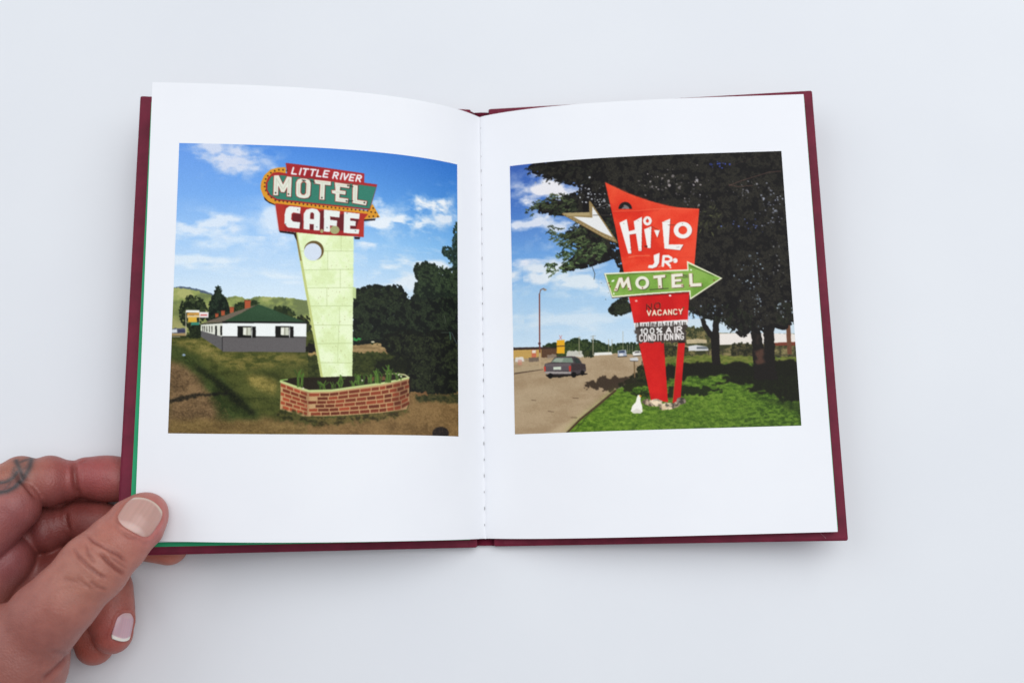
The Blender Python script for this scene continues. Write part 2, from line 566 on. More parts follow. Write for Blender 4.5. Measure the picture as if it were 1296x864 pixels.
    def sprays(self, pts, n, cols, length=6.0, leaf=1.6, w=.7, seed=1, ang=(2.2, 3.6), per=12, edge=0.0):
        """twigs with small leaves, scattered in an outline"""
        r = np.random.default_rng(seed)
        p = np.array(pts, float)
        lo, hi = p.min(0), p.max(0)
        cols = np.asarray(cols, float)
        made = tries = 0
        while made < n and tries < n * 30:
            tries += 1
            x, y = r.uniform(lo[0], hi[0]), r.uniform(lo[1], hi[1])
            q = np.roll(p, -1, 0)
            c = ((p[:, 1] > y) != (q[:, 1] > y)) & (x < (q[:, 0] - p[:, 0]) * (y - p[:, 1]) / (q[:, 1] - p[:, 1] + 1e-9) + p[:, 0])
            if c.sum() % 2 == 0:
                continue
            made += 1
            a = r.uniform(*ang)
            L = length * r.uniform(.5, 1.2)
            k = r.random()
            base = cols[0] * (1 - k) + cols[-1] * k
            for j in range(per):
                t = j / per
                bx, by = x + math.cos(a) * L * t, y - math.sin(a) * L * t + .35 * L * t * t
                b = a + r.uniform(-1.2, 1.2)
                l = leaf * r.uniform(.5, 1.2) * (1.1 - .5 * t)
                g = r.uniform(.65, 1.3)
                self.line([(bx, by), (bx + math.cos(b) * l, by - math.sin(b) * l + .3)], w * r.uniform(.6, 1.2), tuple(np.clip(base * g, 0, 255)), .9)

    def ground(self, pts, cols, cells=60, seed=5, octaves=5, stretch=1.0, rough=0.5, soft=0.0, lo=0.3, hi=0.7, a=1.0, fine=0.0):
        m, win = self.polymask(pts, rough, seed, pad=soft * 2.2)
        if not m.size:
            return
        if soft:
            m = boxblur(m, soft * PXS)
        f = fbm(cells, seed, octaves, stretch, .62)[win]
        if fine:
            f = f * (1 - fine) + fbm(230, seed + 3, 2, 1.3, .8)[win] * fine
        k = np.clip((f - lo) / (hi - lo), 0, 1)
        c = np.zeros(k.shape + (3,))
        for ch in range(3):
            c[..., ch] = np.interp(k, np.linspace(0, 1, len(cols)), [q[ch] / 255 for q in cols])
        self.paint(m, win, c, a)

    def grass(self, pts, cols, n, h=1.6, seed=1, a=.55):
        """short blades"""
        m, win = self.polymask(pts, .6, seed)
        r = np.random.default_rng(seed)
        ys, xs = np.nonzero(m > .5)
        if not len(ys):
            return
        k = r.integers(0, len(ys), n)
        cy, cx = ys[k] + win[0].start, xs[k] + win[1].start
        cols = np.asarray(cols, float) / 255
        f = r.random(n) * (len(cols) - 1)
        i0 = np.minimum(f.astype(int), len(cols) - 2)
        c = cols[i0] * (1 - (f - i0))[:, None] + cols[i0 + 1] * (f - i0)[:, None]
        lean = r.uniform(-.6, .6, n)
        hh = r.uniform(.3, 1, n) * h * PXS
        for j in range(int(h * PXS) + 1):
            hit = j <= hh
            y, x = cy[hit] - j, (cx[hit] + lean[hit] * j).astype(int)
            ok = (y >= 0) & (y < CN) & (x >= 0) & (x < CN)
            y, x = y[ok], x[ok]
            self.img[y, x] = self.img[y, x] * (1 - a) + c[hit][ok] * a

    def cloud(self, cx, cy, rx, ry, col, a=0.9, seed=11, cells=10, stretch=2.5, lo=0.45, hi=0.75, ang=0.0, sharp=1.0):
        q = self.map([(cx, cy)])[0]
        R = max(rx, ry) * PXS * 2.0
        win = (slice(max(0, int(q[1] - R)), min(CN, int(q[1] + R))), slice(max(0, int(q[0] - R)), min(CN, int(q[0] + R))))
        wx = (fbm(9, seed + 3, 4)[win] - .5) * rx * 1.3 * PXS
        wy = (fbm(9, seed + 4, 4)[win] - .5) * ry * 1.8 * PXS
        dx, dy = self.X[win] - q[0] + wx, self.Y[win] - q[1] + wy
        c, s = math.cos(ang), math.sin(ang)
        ex, ey = (dx * c + dy * s) / (rx * PXS), (-dx * s + dy * c) / (ry * PXS)
        g = np.exp(-(ex * ex + ey * ey) ** sharp)
        k = np.clip((fbm(cells * 1.4, seed, 7, stretch, .6)[win] + g * 0.42 - 0.56) / .5, 0, 1)
        self.paint(np.clip(k * np.sqrt(g) * 1.35, 0, 1), win, col, a)

    GLYPH = {
        'L': [[(0, 1), (0, 0), (.75, 0)]], 'I': [[(0.1, 1), (0.1, 0)]], 'T': [[(0, 1), (.9, 1)], [(.45, 1), (.45, 0)]],
        'E': [[(.75, 1), (0, 1), (0, 0), (.75, 0)], [(0, .5), (.62, .5)]],
        'R': [[(0, 0), (0, 1), (.55, 1), (.75, .87), (.75, .65), (.55, .5), (0, .5)], [(.35, .5), (.8, 0)]],
        'V': [[(0, 1), (.42, 0), (.85, 1)]], 'A': [[(0, 0), (.42, 1), (.85, 0)], [(.2, .34), (.66, .34)]],
        'C': [[(.78, .85), (.6, 1), (.2, 1), (0, .8), (0, .2), (.2, 0), (.6, 0), (.78, .15)]],
        'N': [[(0, 0), (0, 1), (.72, 0), (.72, 1)]], 'Y': [[(0, 1), (.4, .48), (.8, 1)], [(.4, .48), (.4, 0)]],
        'O': [[(.2, 0), (0, .25), (0, .75), (.2, 1), (.58, 1), (.78, .75), (.78, .25), (.58, 0), (.2, 0)]],
        'D': [[(0, 0), (0, 1), (.5, 1), (.75, .75), (.75, .25), (.5, 0), (0, 0)]],
        'G': [[(.78, .85), (.6, 1), (.2, 1), (0, .8), (0, .2), (.2, 0), (.6, 0), (.78, .2), (.78, .45), (.45, .45)]],
        '1': [[(0, .75), (.22, 1), (.22, 0)]], '0': [[(.2, 0), (0, .25), (0, .75), (.2, 1), (.5, 1), (.7, .75), (.7, .25), (.5, 0), (.2, 0)]],
        '%': [[(.05, 0), (.95, 1)], [(.0, .8), (.18, 1), (.36, .8), (.18, .6), (0, .8)], [(.62, .2), (.8, .4), (1, .2), (.8, 0), (.62, .2)]],
        'M': [[(0, 0), (0.05, 1), (.5, .25), (.95, 1), (1, 0)]],
    }
    ADV = {'I': .5, '1': .5, 'M': 1.3, '%': 1.25, ' ': .55, 'L': 1.0, 'N': 1.02}

    def text(self, s, p0, p1, h, w, col, wd=0.86, a=1.0):
        """letters from p0 to p1 along their baseline, height vector h (dx, dy), stroke width w"""
        adv = [self.ADV.get(c, 1.1) for c in s]
        tot = sum(adv) - 0.3
        p0, p1, h = np.array(p0, float), np.array(p1, float), np.array(h, float)
        e = (p1 - p0) / tot
        x = 0.0
        for c, ad in zip(s, adv):
            for st in self.GLYPH.get(c, []):
                self.line([p0 + e * (x + gx * wd + (.08 if c == 'I' else 0)) + h * gy for gx, gy in st], w, col, a)
            x += ad


def z_at(ox, oy, k):
    return lambda *pts: [(ox + x / k, oy + y / k) for x, y in pts]


def draw_left():
    C = Canvas('L')
    # sky
    t = C.Y / CN
    s = C.X / CN
    for ch, stops in enumerate(zip((78, 140, 224), (118, 174, 240), (170, 208, 246), (212, 232, 248), (226, 240, 248))):
        base = np.interp(t, [0, .18, .33, .5, .6], np.array(stops) / 255)
        right = np.interp(t, [0, .18, .33, .5, .6], np.array([(50, 116, 202), (80, 148, 220), (134, 190, 238), (196, 222, 243), (220, 236, 245)])[:, ch] / 255)
        k = np.clip((s - 0.35) / 0.6, 0, 1)
        left = np.interp(t, [0, .18, .33, .5, .6], np.array([(104, 156, 232), (124, 176, 240), (166, 206, 247), (210, 231, 248), (224, 240, 248)])[:, ch] / 255)
        k2 = np.clip((0.35 - s) / 0.3, 0, 1)
        C.img[..., ch] = (base * (1 - k) + right * k) * (1 - k2) + left * k2
    C.cloud(287, 194, 40, 18, (214, 222, 240), .95, 21, 9, 2.0, .35, .7, .3)
    C.cloud(300, 208, 26, 11, (222, 228, 242), .85, 23, 10, 2.0, .3, .7, -.2)
    C.cloud(250, 287, 44, 12, (228, 238, 249), .9, 25, 7, 2.6, .3, .75, .12)
    C.cloud(275, 305, 50, 12, (224, 238, 250), .8, 26, 7, 2.6, .3, .75, .1)
    C.cloud(262, 330, 70, 8, (232, 242, 249), .8, 27, 6, 4, .3, .75)
    C.cloud(350, 285, 26, 20, (226, 238, 250), .85, 28, 8, 1.6, .3, .7)
    C.cloud(355, 345, 60, 10, (232, 242, 248), .7, 29, 6, 4, .3, .75)
    C.cloud(540, 272, 40, 17, (240, 244, 248), 1, 31, 11, 1.6, .3, .62, -.25)
    C.cloud(556, 252, 14, 11, (240, 244, 248), .95, 33, 12, 1.3, .25, .6)
    C.cloud(497, 283, 34, 11, (238, 244, 249), .95, 34, 11, 1.8, .3, .65, -.15)
    C.cloud(570, 281, 24, 11, (236, 241, 247), .9, 35, 11, 1.5, .3, .65)
    C.cloud(480, 268, 16, 10, (228, 238, 249), .8, 36, 11, 1.5, .3, .65)
    C.cloud(465, 309, 20, 7, (232, 240, 248), .85, 37, 10, 2, .3, .65)
    C.cloud(520, 340, 75, 14, (236, 242, 246), .9, 38, 6, 3.4, .28, .68, -.05)
    C.cloud(540, 358, 70, 12, (234, 240, 244), .85, 39, 6, 3.4, .28, .68)
    # hills
    c = z_at(200, 360, 4.32)
    C.poly(c((60, 22), (120, 10), (180, 16), (250, 32), (300, 52), (300, 120), (60, 120)), (86, 100, 118), 1, .3)
    C.ground(c((60, 22), (110, 20), (180, 28), (240, 42), (300, 60), (380, 70), (430, 60), (480, 78), (560, 66), (650, 68), (720, 72), (790, 86), (870, 90), (870, 300), (60, 300)),
             [(112, 124, 78), (146, 158, 90), (176, 178, 112)], 14, 41, 5, 1.5, .5)
    C.poly(c((60, 130), (150, 90), (230, 110), (290, 160), (230, 220), (60, 250)), (120, 128, 74), .5, 1, soft=4)
    C.poly(c((65, 180), (140, 200), (160, 250), (60, 260)), (176, 166, 110), .6, 1, soft=3)
    # trees behind the house
    C.foliage(c((150, 78), (200, 72), (235, 90), (258, 130), (250, 180), (180, 230), (140, 200), (130, 150)), (24, 34, 20), (66, 78, 46), 3, 1.0, 60, 43)
    C.foliage(c((330, 0), (345, 40), (362, 70), (378, 105), (388, 145), (392, 190), (270, 190), (280, 130), (292, 90), (312, 50)), (16, 26, 20), (44, 60, 42), 1.0, .7, 90, 44)
    C.foliage(c((420, 120), (470, 100), (530, 95), (560, 120), (520, 150), (420, 150)), (26, 40, 22), (58, 72, 38), 2, .8, 80, 45)
    C.foliage(c((640, 130), (690, 118), (745, 165), (740, 185), (650, 170)), (30, 44, 24), (60, 70, 36), 2, .8, 80, 46)
    C.foliage(c((770, 180), (800, 175), (830, 190), (830, 300), (770, 300)), (26, 34, 20), (60, 66, 34), 2, .8, 80, 47)
    # lawn
    C.ground([(200, 424), (600, 424), (600, 560), (200, 560)], [(52, 58, 24), (70, 76, 33), (86, 90, 42)], 16, 51, 5, 2.5, 0, fine=.4)
    C.ground(c((60, 290), (340, 285), (360, 370), (860, 380), (860, 420), (420, 470), (300, 400), (60, 330)), [(70, 76, 32), (116, 110, 52), (140, 126, 66)], 40, 52, 5, 3, 1.5, 3, a=.8)
    C.ground(c((470, 500), (560, 490), (660, 540), (640, 600), (560, 570), (500, 540)), [(130, 116, 56), (176, 154, 84)], 50, 53, 5, 2, 1.5, 3, a=.85)
    C.ground(c((160, 300), (240, 320), (360, 400), (330, 430), (220, 350)), [(130, 122, 62), (164, 146, 84)], 50, 54, 5, 2, 1.5, 3, a=.8)
    C.ground(c((55, 410), (160, 420), (230, 480), (300, 560), (330, 650), (420, 730), (864, 730), (864, 830), (50, 830)), [(80, 62, 42), (112, 88, 60), (140, 112, 78)], 16, 55, 5, 1.8, 2.0, 4, fine=.45)
    C.ground(c((60, 735), (600, 730), (864, 740), (864, 830), (50, 830)), [(98, 80, 42), (124, 102, 54), (150, 126, 70)], 16, 56, 5, 2.5, 2.0, 3, a=.7, fine=.45)
    C.ground(c((60, 320), (140, 330), (260, 440), (400, 560), (540, 690), (560, 730), (420, 745), (330, 720), (290, 600), (200, 480), (120, 430), (60, 400)), [(38, 48, 20), (54, 66, 30), (70, 82, 40)], 20, 57, 5, 1, 2.5, 3, fine=.4)
    C.poly(c((180, 430), (240, 450), (400, 570), (540, 700), (520, 712), (430, 660), (330, 560), (230, 470)), (14, 18, 10), .85, 1.2, soft=2)
    C.poly(c((60, 625), (180, 600), (380, 582), (380, 604), (240, 608), (130, 632), (60, 650)), (20, 20, 16), .9, .8, soft=.8)
    C.poly(c((70, 275), (240, 278), (240, 292), (70, 292)), (40, 50, 26), .8, .5)
    C.line(c((72, 285), (120, 285)), 1.0, (160, 150, 130))
    C.ell(*c((142, 384))[0], 2.2, 1.6, (150, 170, 196))
    C.grass(c((60, 290), (864, 290), (864, 730), (420, 730), (300, 560), (60, 400)), [(34, 40, 14), (66, 72, 30), (104, 102, 48)], 9000, 1.5, 81)
    C.grass(c((60, 430), (150, 430), (300, 600), (420, 740), (864, 740), (864, 830), (50, 830)), [(60, 46, 30), (120, 94, 60), (164, 136, 92)], 9000, 1.0, 82, .5)
    # roadside signs and cars on the far left
    C.poly(c((72, 240), (150, 236), (150, 272), (72, 272)), (92, 96, 108), 1, .4)
    C.poly(c((72, 246), (104, 244), (106, 262), (72, 264)), (212, 216, 220))
    C.poly(c((108, 246), (150, 244), (150, 262), (108, 264)), (60, 62, 86))
    C.poly(c((72, 266), (156, 266), (156, 280), (72, 280)), (166, 140, 96))
    C.line(c((154, 145), (154, 275)), .9, (190, 180, 160)); C.line(c((228, 150), (228, 215)), .7, (180, 172, 150))
    C.foliage(c((178, 222), (230, 222), (240, 280), (172, 282)), (22, 30, 18), (44, 54, 30), 2, .6, 80, 48)
    C.poly(c((155, 140), (228, 140), (228, 153), (155, 153)), (240, 240, 232))
    C.poly(c((160, 155), (226, 153), (226, 166), (160, 168)), (206, 150, 70))
    C.poly(c((160, 169), (228, 167), (228, 180), (160, 182)), (226, 200, 150))
    C.poly(c((228, 150), (278, 151), (277, 180), (228, 180)), (236, 228, 226))
    C.poly(c((234, 163), (270, 163), (270, 171), (234, 171)), (206, 96, 92))
    C.poly(c((166, 178), (214, 178), (214, 206), (166, 206)), (222, 176, 62))
    C.poly(c((182, 206), (227, 206), (227, 222), (182, 222)), (60, 134, 112))
    # long low motel house
    C.poly(c((255, 206), (545, 108), (360, 204), (300, 200), (240, 214)), (104, 92, 78), 1, .2)
    C.poly(c((250, 210), (420, 150), (548, 108), (362, 204)), (112, 100, 86))
    C.poly(c((354, 204), (470, 150), (551, 108), (700, 165), (824, 210)), (46, 74, 50))
    C.poly(c((480, 146), (551, 108), (640, 144), (700, 180), (560, 160)), (58, 88, 60), .45, 1, soft=3)
    C.poly(c((352, 200), (826, 205), (814, 214), (354, 212)), (24, 24, 22))
    for x, y, w, h in ((475, 85, 32, 47), (394, 122, 22, 34), (347, 142, 20, 30), (315, 157, 17, 24)):
        C.poly(c((x, y), (x + w, y), (x + w, y + h - 6), (x, y + h)), (176, 86, 54)); C.poly(c((x - 2, y), (x + w + 2, y), (x + w + 2, y + 6), (x - 2, y + 6)), (140, 62, 42))
    C.poly(c((236, 218), (354, 208), (354, 286), (236, 256)), (226, 228, 214))
    C.poly(c((236, 214), (354, 205), (354, 211), (236, 219)), (38, 36, 30))
    C.poly(c((236, 252), (354, 285), (354, 362), (236, 284)), (96, 94, 94))
    C.poly(c((354, 211), (813, 213), (812, 286), (354, 286)), (244, 247, 244))
    C.poly(c((354, 284), (812, 286), (808, 370), (354, 366)), (100, 96, 96))
    C.poly(c((354, 282), (812, 284), (812, 289), (354, 288)), (52, 48, 48))
    C.line(c((353, 284), (353, 362)), .8, (40, 38, 38))
    for x in (314, 342):
        C.poly(c((x, 226), (x + 10, 225), (x + 10, 278), (x, 276)), (20, 20, 18))
    for x in (294, 280, 266, 254, 244):
        C.poly(c((x, 226), (x + 5, 226), (x + 5, 262 - (300 - x) * .12), (x, 260 - (300 - x) * .12)), (60, 58, 50))
    for x in (436, 642):
        C.poly(c((x, 226), (x + 100, 229), (x + 100, 291), (x, 289)), (18, 18, 16))
        C.poly(c((x + 30, 233), (x + 74, 234), (x + 74, 278), (x + 30, 276)), (206, 208, 190))
        C.poly(c((x + 32, 240), (x + 48, 240), (x + 44, 274), (x + 32, 274)), (240, 240, 226))
        C.line(c((x + 52, 234), (x + 52, 278)), .6, (92, 88, 70))
        C.poly(c((x + 76, 230), (x + 80, 230), (x + 80, 290), (x + 76, 290)), (240, 240, 236))
    C.poly(c((808, 340), (864, 320), (864, 365), (810, 368)), (24, 22, 18))
    # right side: far path, trees, hedge
    d = z_at(390, 360, 4.32)
    C.ground(d((0, 305), (864, 300), (864, 470), (0, 520)), [(38, 46, 18), (52, 60, 25), (64, 70, 32)], 110, 61, 4, 2, .5)
    C.ground(d((230, 322), (430, 322), (450, 372), (340, 368), (230, 372)), [(136, 112, 74), (170, 142, 98)], 50, 62, 5, 3, 1.0)
    C.ground(d((0, 360), (55, 355), (60, 390), (0, 390)), [(120, 100, 60), (170, 142, 90)], 50, 63, 5, 3, .8)
    C.poly(d((0, 320), (40, 325), (45, 368), (0, 370)), (24, 22, 18), 1, .8)
    C.foliage(d((262, 40), (300, 28), (360, 10), (420, 24), (470, 12), (500, 14), (530, 60), (560, 90), (600, 60), (610, -10), (640, -30), (820, -20), (840, 620), (560, 590), (540, 480), (560, 400), (470, 372), (420, 330), (410, 300), (240, 318), (235, 50)), (12, 18, 14), (46, 58, 36), 2.4, 1.0, 70, 64, lo=.52, hi=.95)
    e = z_at(390, 170, 4.32)
    C.foliage(e((585, 735), (600, 712), (640, 700), (665, 720), (690, 715), (720, 730), (745, 760), (775, 745), (820, 730), (840, 870), (580, 900), (600, 790)), (20, 30, 22), (60, 76, 48), 2, 1.2, 80, 65, lo=.5, hi=.9)
    C.foliage(e((810, 490), (830, 485), (840, 720), (800, 710), (770, 670), (738, 650), (745, 622), (775, 625), (800, 640), (795, 590)), (28, 44, 40), (66, 86, 70), 2, 1.6, 90, 66, lo=.5, hi=.9)
    C.foliage(d((420, 290), (520, 262), (640, 280), (700, 262), (830, 280), (830, 600), (560, 585), (545, 450), (470, 380), (415, 330)), (10, 13, 9), (48, 56, 32), 3, .6, 60, 67, lo=.55, hi=.98)
    C.sprays(e((585, 735), (640, 700), (720, 730), (820, 730), (820, 800), (600, 800)), 70, [(18, 28, 20), (60, 76, 46)], 5, 1.6, .7, 211, (0, 3.1))
    C.sprays(d((262, 60), (360, 16), (470, 16), (530, 70), (520, 110), (300, 110)), 80, [(14, 20, 14), (50, 62, 36)], 5, 1.6, .7, 212, (0, 3.1))
    C.sprays(e((740, 640), (800, 630), (805, 500), (820, 490), (820, 740), (780, 720)), 40, [(24, 40, 36), (66, 90, 70)], 4, 1.6, .7, 213, (0, 6.2))
    C.sprays(d((430, 290), (640, 280), (820, 280), (820, 560), (570, 560)), 160, [(10, 14, 9), (50, 58, 32)], 5, 1.5, .6, 214, (0, 6.2))
    C.poly(d((380, 410), (560, 404), (560, 470), (480, 480), (360, 490)), (12, 15, 8), .9, 1.5, soft=1)
    C.poly(d((246, 294), (290, 290), (286, 304), (246, 306)), (60, 170, 80), .8, .6)
    C.ell(*d((356, 313))[0], 2.4, 1.1, (216, 208, 176))
    C.line(d((745, 170), (752, 210)), .6, (120, 124, 110), .7); C.line(d((728, 262), (775, 262)), .6, (96, 110, 100), .8); C.line(d((776, 262), (780, 300)), 1.6, (74, 110, 90), .8); C.line(d((785, 262), (815, 326)), .8, (90, 104, 120), .8)
    for i in range(26):
        x, y = rng.uniform(440, 800), rng.uniform(290, 520)
        C.ell(*d((x, y))[0], .5, .5, (120, 124, 96), .5)
    # dirt on the right
    C.ground(d((555, 590), (690, 600), (830, 590), (830, 840), (0, 840), (0, 740), (300, 720), (540, 690)), [(100, 76, 44), (124, 96, 58), (142, 112, 70)], 16, 68, 5, 2.0, 1.2, fine=.45)
    C.ground(d((580, 605), (660, 600), (830, 600), (830, 650), (680, 640), (590, 640)), [(40, 44, 22), (74, 70, 38)], 70, 69, 5, 2, 1.5, 1)
    C.poly(d((590, 590), (650, 582), (660, 604), (600, 606)), (128, 90, 56), .8, .8)
    C.ground(d((0, 720), (130, 722), (420, 700), (540, 684), (560, 700), (400, 740), (240, 760), (0, 770)), [(46, 42, 18), (86, 78, 38), (104, 92, 48)], 90, 70, 5, 1.2, 2.0, 1)
    C.ell(*d((726, 812))[0], 10.5, 8.5, (28, 24, 26), 1, .5)
    C.poly(d((690, 815), (762, 815), (770, 840), (684, 840)), (28, 24, 26))
    C.grass(d((0, 730), (830, 620), (830, 840), (0, 840)), [(70, 52, 28), (124, 96, 56), (160, 130, 82)], 7000, 1.0, 83, .4)
    C.grass(d((240, 370), (540, 380), (540, 480), (240, 500)), [(24, 30, 10), (60, 68, 28)], 2500, 1.2, 84, .5)
    # concrete pylon
    pil = [(373.1, 293.4), (447.9, 298.8), (447.2, 395), (446.3, 486), (407.4, 484)]
    C.ground(pil, [(224, 239, 182), (231, 246, 194), (239, 250, 208)], 22, 71, 5, 1, .15)
    C.poly([(373.1, 293.4), (376.5, 293.7), (410.5, 484.3), (407.4, 484)], (198, 206, 128))
    C.poly([(373.1, 293.4), (375, 293.5), (382, 330), (380, 330)], (120, 90, 50), .7)
    ys = [(318, 318), (341.8, 341), (364.5, 364), (387.3, 387), (411.2, 411.5), (434.8, 434), (458.5, 459)]
    for i, (ya, yb) in enumerate(ys):
        xl = 373 + (ya - 293) * .18
        C.line([(xl + 3, ya), (447.5, yb)], .55, (176, 190, 128), .9)
        xv = (432, 415, 431, 414, 430, 429, 428)[i]
        C.line([(xv, ya - 23 + (3 if i == 0 else 0)), (xv, ya)], .5, (180, 194, 132), .85)
    for i in range(90):
        y = rng.uniform(303, 478); x = rng.uniform(379 + (y - 293) * .18, 446)
        C.line([(x, y), (x + rng.uniform(-1, 1), y + rng.uniform(.3, 1.6))], rng.uniform(.3, .6), (150, 140, 80), rng.uniform(.3, .8))
    C.poly([(446.8, 363), (451, 364), (451, 378), (446.8, 377)], (196, 214, 150))
    C.ell(397.5, 317.2, 12.6, 12.4, (104, 84, 44)); C.ell(396, 319, 11.2, 11, (216, 226, 240))
    # planter
    body = [(355.5, 482), (390, 494.5), (420, 494), (448, 490), (483, 485.5), (506, 481), (518, 477), (518.8, 508), (515, 517.4), (482, 522), (440, 525), (420, 526), (385, 526.5), (354.6, 517.4)]
    C.poly([(355.5, 481), (372, 477.6), (407, 477), (466, 475), (506, 473), (518, 477), (506, 482), (448, 491), (392, 495)], (34, 28, 18))
    C.poly(d((325, 505), (420, 500), (430, 520), (330, 530)), (120, 84, 58), .9)
    C.poly(body, (196, 158, 112))
    top = [(355.5, 484), (390, 497), (420, 496.5), (448, 492.5), (483, 488), (506, 483.5), (518, 480)]
    bot = [(354.8, 517), (385, 526), (420, 525.5), (448, 524), (482, 521.5), (508, 518.5), (518.5, 512)]
    txs = np.array([q[0] for q in top]); tys = np.array([q[1] for q in top]); bys = np.array([q[1] for q in bot])
    for r in range(6):
        x = 355.5 + (2.5 if r % 2 else -3.5)
        while x < 518.5:
            wdt = (10.0 if x < 386 else 13.2) * (1 if x < 470 else .72) * rng.uniform(.85, 1.12)
            xa, xb = max(x, 355.6), min(x + wdt - 1.1, 518.2)
            if xa < 389 < xb:
                xb = 389
            if xb - xa > 1.2:
                q = []
                for xx, f in ((xa, (r + .13) / 6), (xb, (r + .13) / 6), (xb, (r + .87) / 6), (xa, (r + .87) / 6)):
                    ty, by = np.interp(xx, txs, tys), np.interp(xx, txs, bys)
                    q.append((xx, ty + (by - ty) * f))
                base = np.array((142, 66, 42)) * rng.uniform(.7, 1.2) * (1.0 if x > 389 else 1.12)
                C.poly(q, tuple(np.clip(base, 0, 255)))
            x += wdt
    C.poly([(500, 482), (518.5, 477), (519, 509), (512, 519), (498, 520)], (70, 34, 22), .35, soft=3)
    C.poly([(385, 494), (392, 494), (391, 526), (385, 526)], (90, 44, 30), .25, soft=1)
    C.line([(355.5, 482.3), (373, 488.6), (391, 494.4), (420, 493.8), (448, 489.8), (483, 485), (506, 480.4), (517.5, 477.5)], 2.6, (196, 208, 140))
    C.line([(517.5, 477), (513, 474), (503, 472.6), (489, 472.6)], 1.6, (200, 196, 150))
    C.line([(355.5, 481), (364, 480)], 1.4, (150, 186, 100))
    for (x, y, n, h, sp) in ((381, 489, 9, 22, 9), (408, 492, 8, 12, 8), (433, 489, 6, 15, 6), (458, 486, 14, 14, 14), (480, 484, 10, 18, 9), (492, 483, 10, 24, 8), (505, 480, 7, 9, 6), (425, 491, 6, 8, 10), (447, 488, 5, 8, 6), (470, 484, 7, 12, 8)):
        for i in range(n):
            x0 = x + rng.uniform(-sp, sp) * .5
            g = rng.uniform(.7, 1.25)
            C.line([(x0, y), (x0 + rng.uniform(-2, 2), y - h * rng.uniform(.3, .6)), (x0 + rng.uniform(-4.5, 4.5), y - h * rng.uniform(.6, 1))], rng.uniform(.7, 1.8), (74 * g, 104 * g, 40 * g), .95)
    for x, y in ((505, 474), (508, 476), (459, 481), (384, 491)):
        C.ell(x, y, 1.1, 1.1, (214, 210, 190))
    C.ground(c((640, 690), (760, 690), (800, 722), (864, 730), (864, 760), (640, 740)), [(40, 42, 18), (80, 78, 38)], 90, 72, 5, 1.2, 2, 1)
    # ---------------- the sign
    S = z_at(320, 195, 7.2)
    C.poly(S((85, 350), (70, 290), (205, 450), (205, 470), (150, 450), (110, 420)), (30, 20, 24))
    C.poly(S((300, 122), (230, 126), (160, 146), (105, 195), (75, 262), (72, 320), (95, 385), (140, 432), (205, 462), (600, 505), (1020, 552), (1015, 598), (1160, 578), (1092, 455), (1050, 520), (400, 420), (300, 300)), (222, 152, 40))
    C.poly(S((1015, 596), (1120, 590), (1115, 606), (1015, 614)), (44, 26, 30))
    C.poly(S((300, 178), (240, 168), (185, 172), (140, 215), (118, 270), (118, 330), (150, 385), (215, 425), (600, 465), (1068, 512), (1135, 280), (700, 225)), (168, 38, 40))
    C.poly(S((300, 200), (215, 192), (165, 210), (135, 265), (132, 325), (160, 375), (222, 412), (600, 452), (1066, 500), (1128, 296), (700, 240)), (52, 126, 106))
    C.ground(S((300, 84), (1018, 180), (1016, 266), (1130, 282), (1126, 302), (700, 250), (315, 200)), [(150, 28, 36), (172, 40, 42)], 10, 73, 3, 1, 0)
    # bulbs
    arc = S((312, 154), (276, 148), (238, 148), (200, 158), (165, 175), (137, 203), (118, 232), (110, 265), (108, 300), (118, 335), (142, 370), (170, 400))
    row = [S((205 + (1048 - 205) * i / 23, 425 + (520 - 425) * i / 23 + 5 * math.sin(i * math.pi / 23)))[0] for i in range(24)]
    head = S((1098, 495), (1080, 530), (1118, 535), (1062, 572), (1100, 570), (1140, 572))
    for x, y in arc + row + head:
        C.ell(x, y + .35, 1.35, 1.2, (255, 205, 110), .45); C.ell(x, y, 1.15, 1.15, (74, 44, 18))
    # cafe panel
    C.ground(S((205, 452), (600, 500), (1052, 548), (1016, 592), (1012, 757), (600, 735), (240, 700)), [(160, 36, 36), (182, 48, 38)], 8, 74, 3, 1, 0)
    C.poly(S((205, 452), (290, 462), (290, 700), (240, 700)), (196, 58, 40), .6, soft=1)
    C.poly(S((240, 700), (375, 714), (378, 735), (248, 716)), (34, 24, 26)); C.poly(S((365, 714), (395, 718), (405, 800), (385, 760)), (40, 26, 20)); C.poly(S((925, 755), (980, 758), (975, 778), (930, 776)), (34, 24, 26))
    for q in (((362, 545), (440, 545), (452, 620), (470, 520), (445, 690), (362, 612)), ((610, 520), (650, 515), (650, 700), (610, 690)), ((705, 575), (832, 545), (832, 700), (770, 700), (705, 650)), ((890, 590), (970, 592), (940, 690), (890, 680)), ((520, 540), (560, 540), (560, 690), (520, 690))):
        C.poly(S(*q), (98, 26, 32), .9)
    Wt = (236, 241, 236)
    C.poly(S((435, 487), (335, 477), (304, 498), (290, 555), (290, 636), (318, 670), (425, 681), (432, 624), (366, 616), (350, 595), (354, 548), (370, 534), (432, 545)), Wt)
    C.poly(S((463, 685), (465, 545), (488, 508), (540, 496), (588, 506), (613, 540), (611, 698), (555, 696), (558, 642), (520, 638), (518, 691)), Wt)
    C.poly(S((521, 592), (558, 596), (560, 548), (545, 532), (526, 537)), (120, 32, 34))
    C.poly(S((650, 508), (796, 522), (790, 580), (706, 570), (706, 600), (770, 608), (766, 658), (705, 652), (703, 711), (648, 706)), Wt)
    C.poly(S((833, 528), (976, 545), (971, 593), (890, 586), (890, 608), (940, 613), (938, 657), (888, 653), (888, 682), (973, 687), (966, 729), (830, 719)), Wt)
    C.ell(*S((748, 692))[0], 6.0, 5.2, (168, 170, 118)); C.ell(*S((630, 702))[0], 2.2, 2.6, (170, 160, 110))
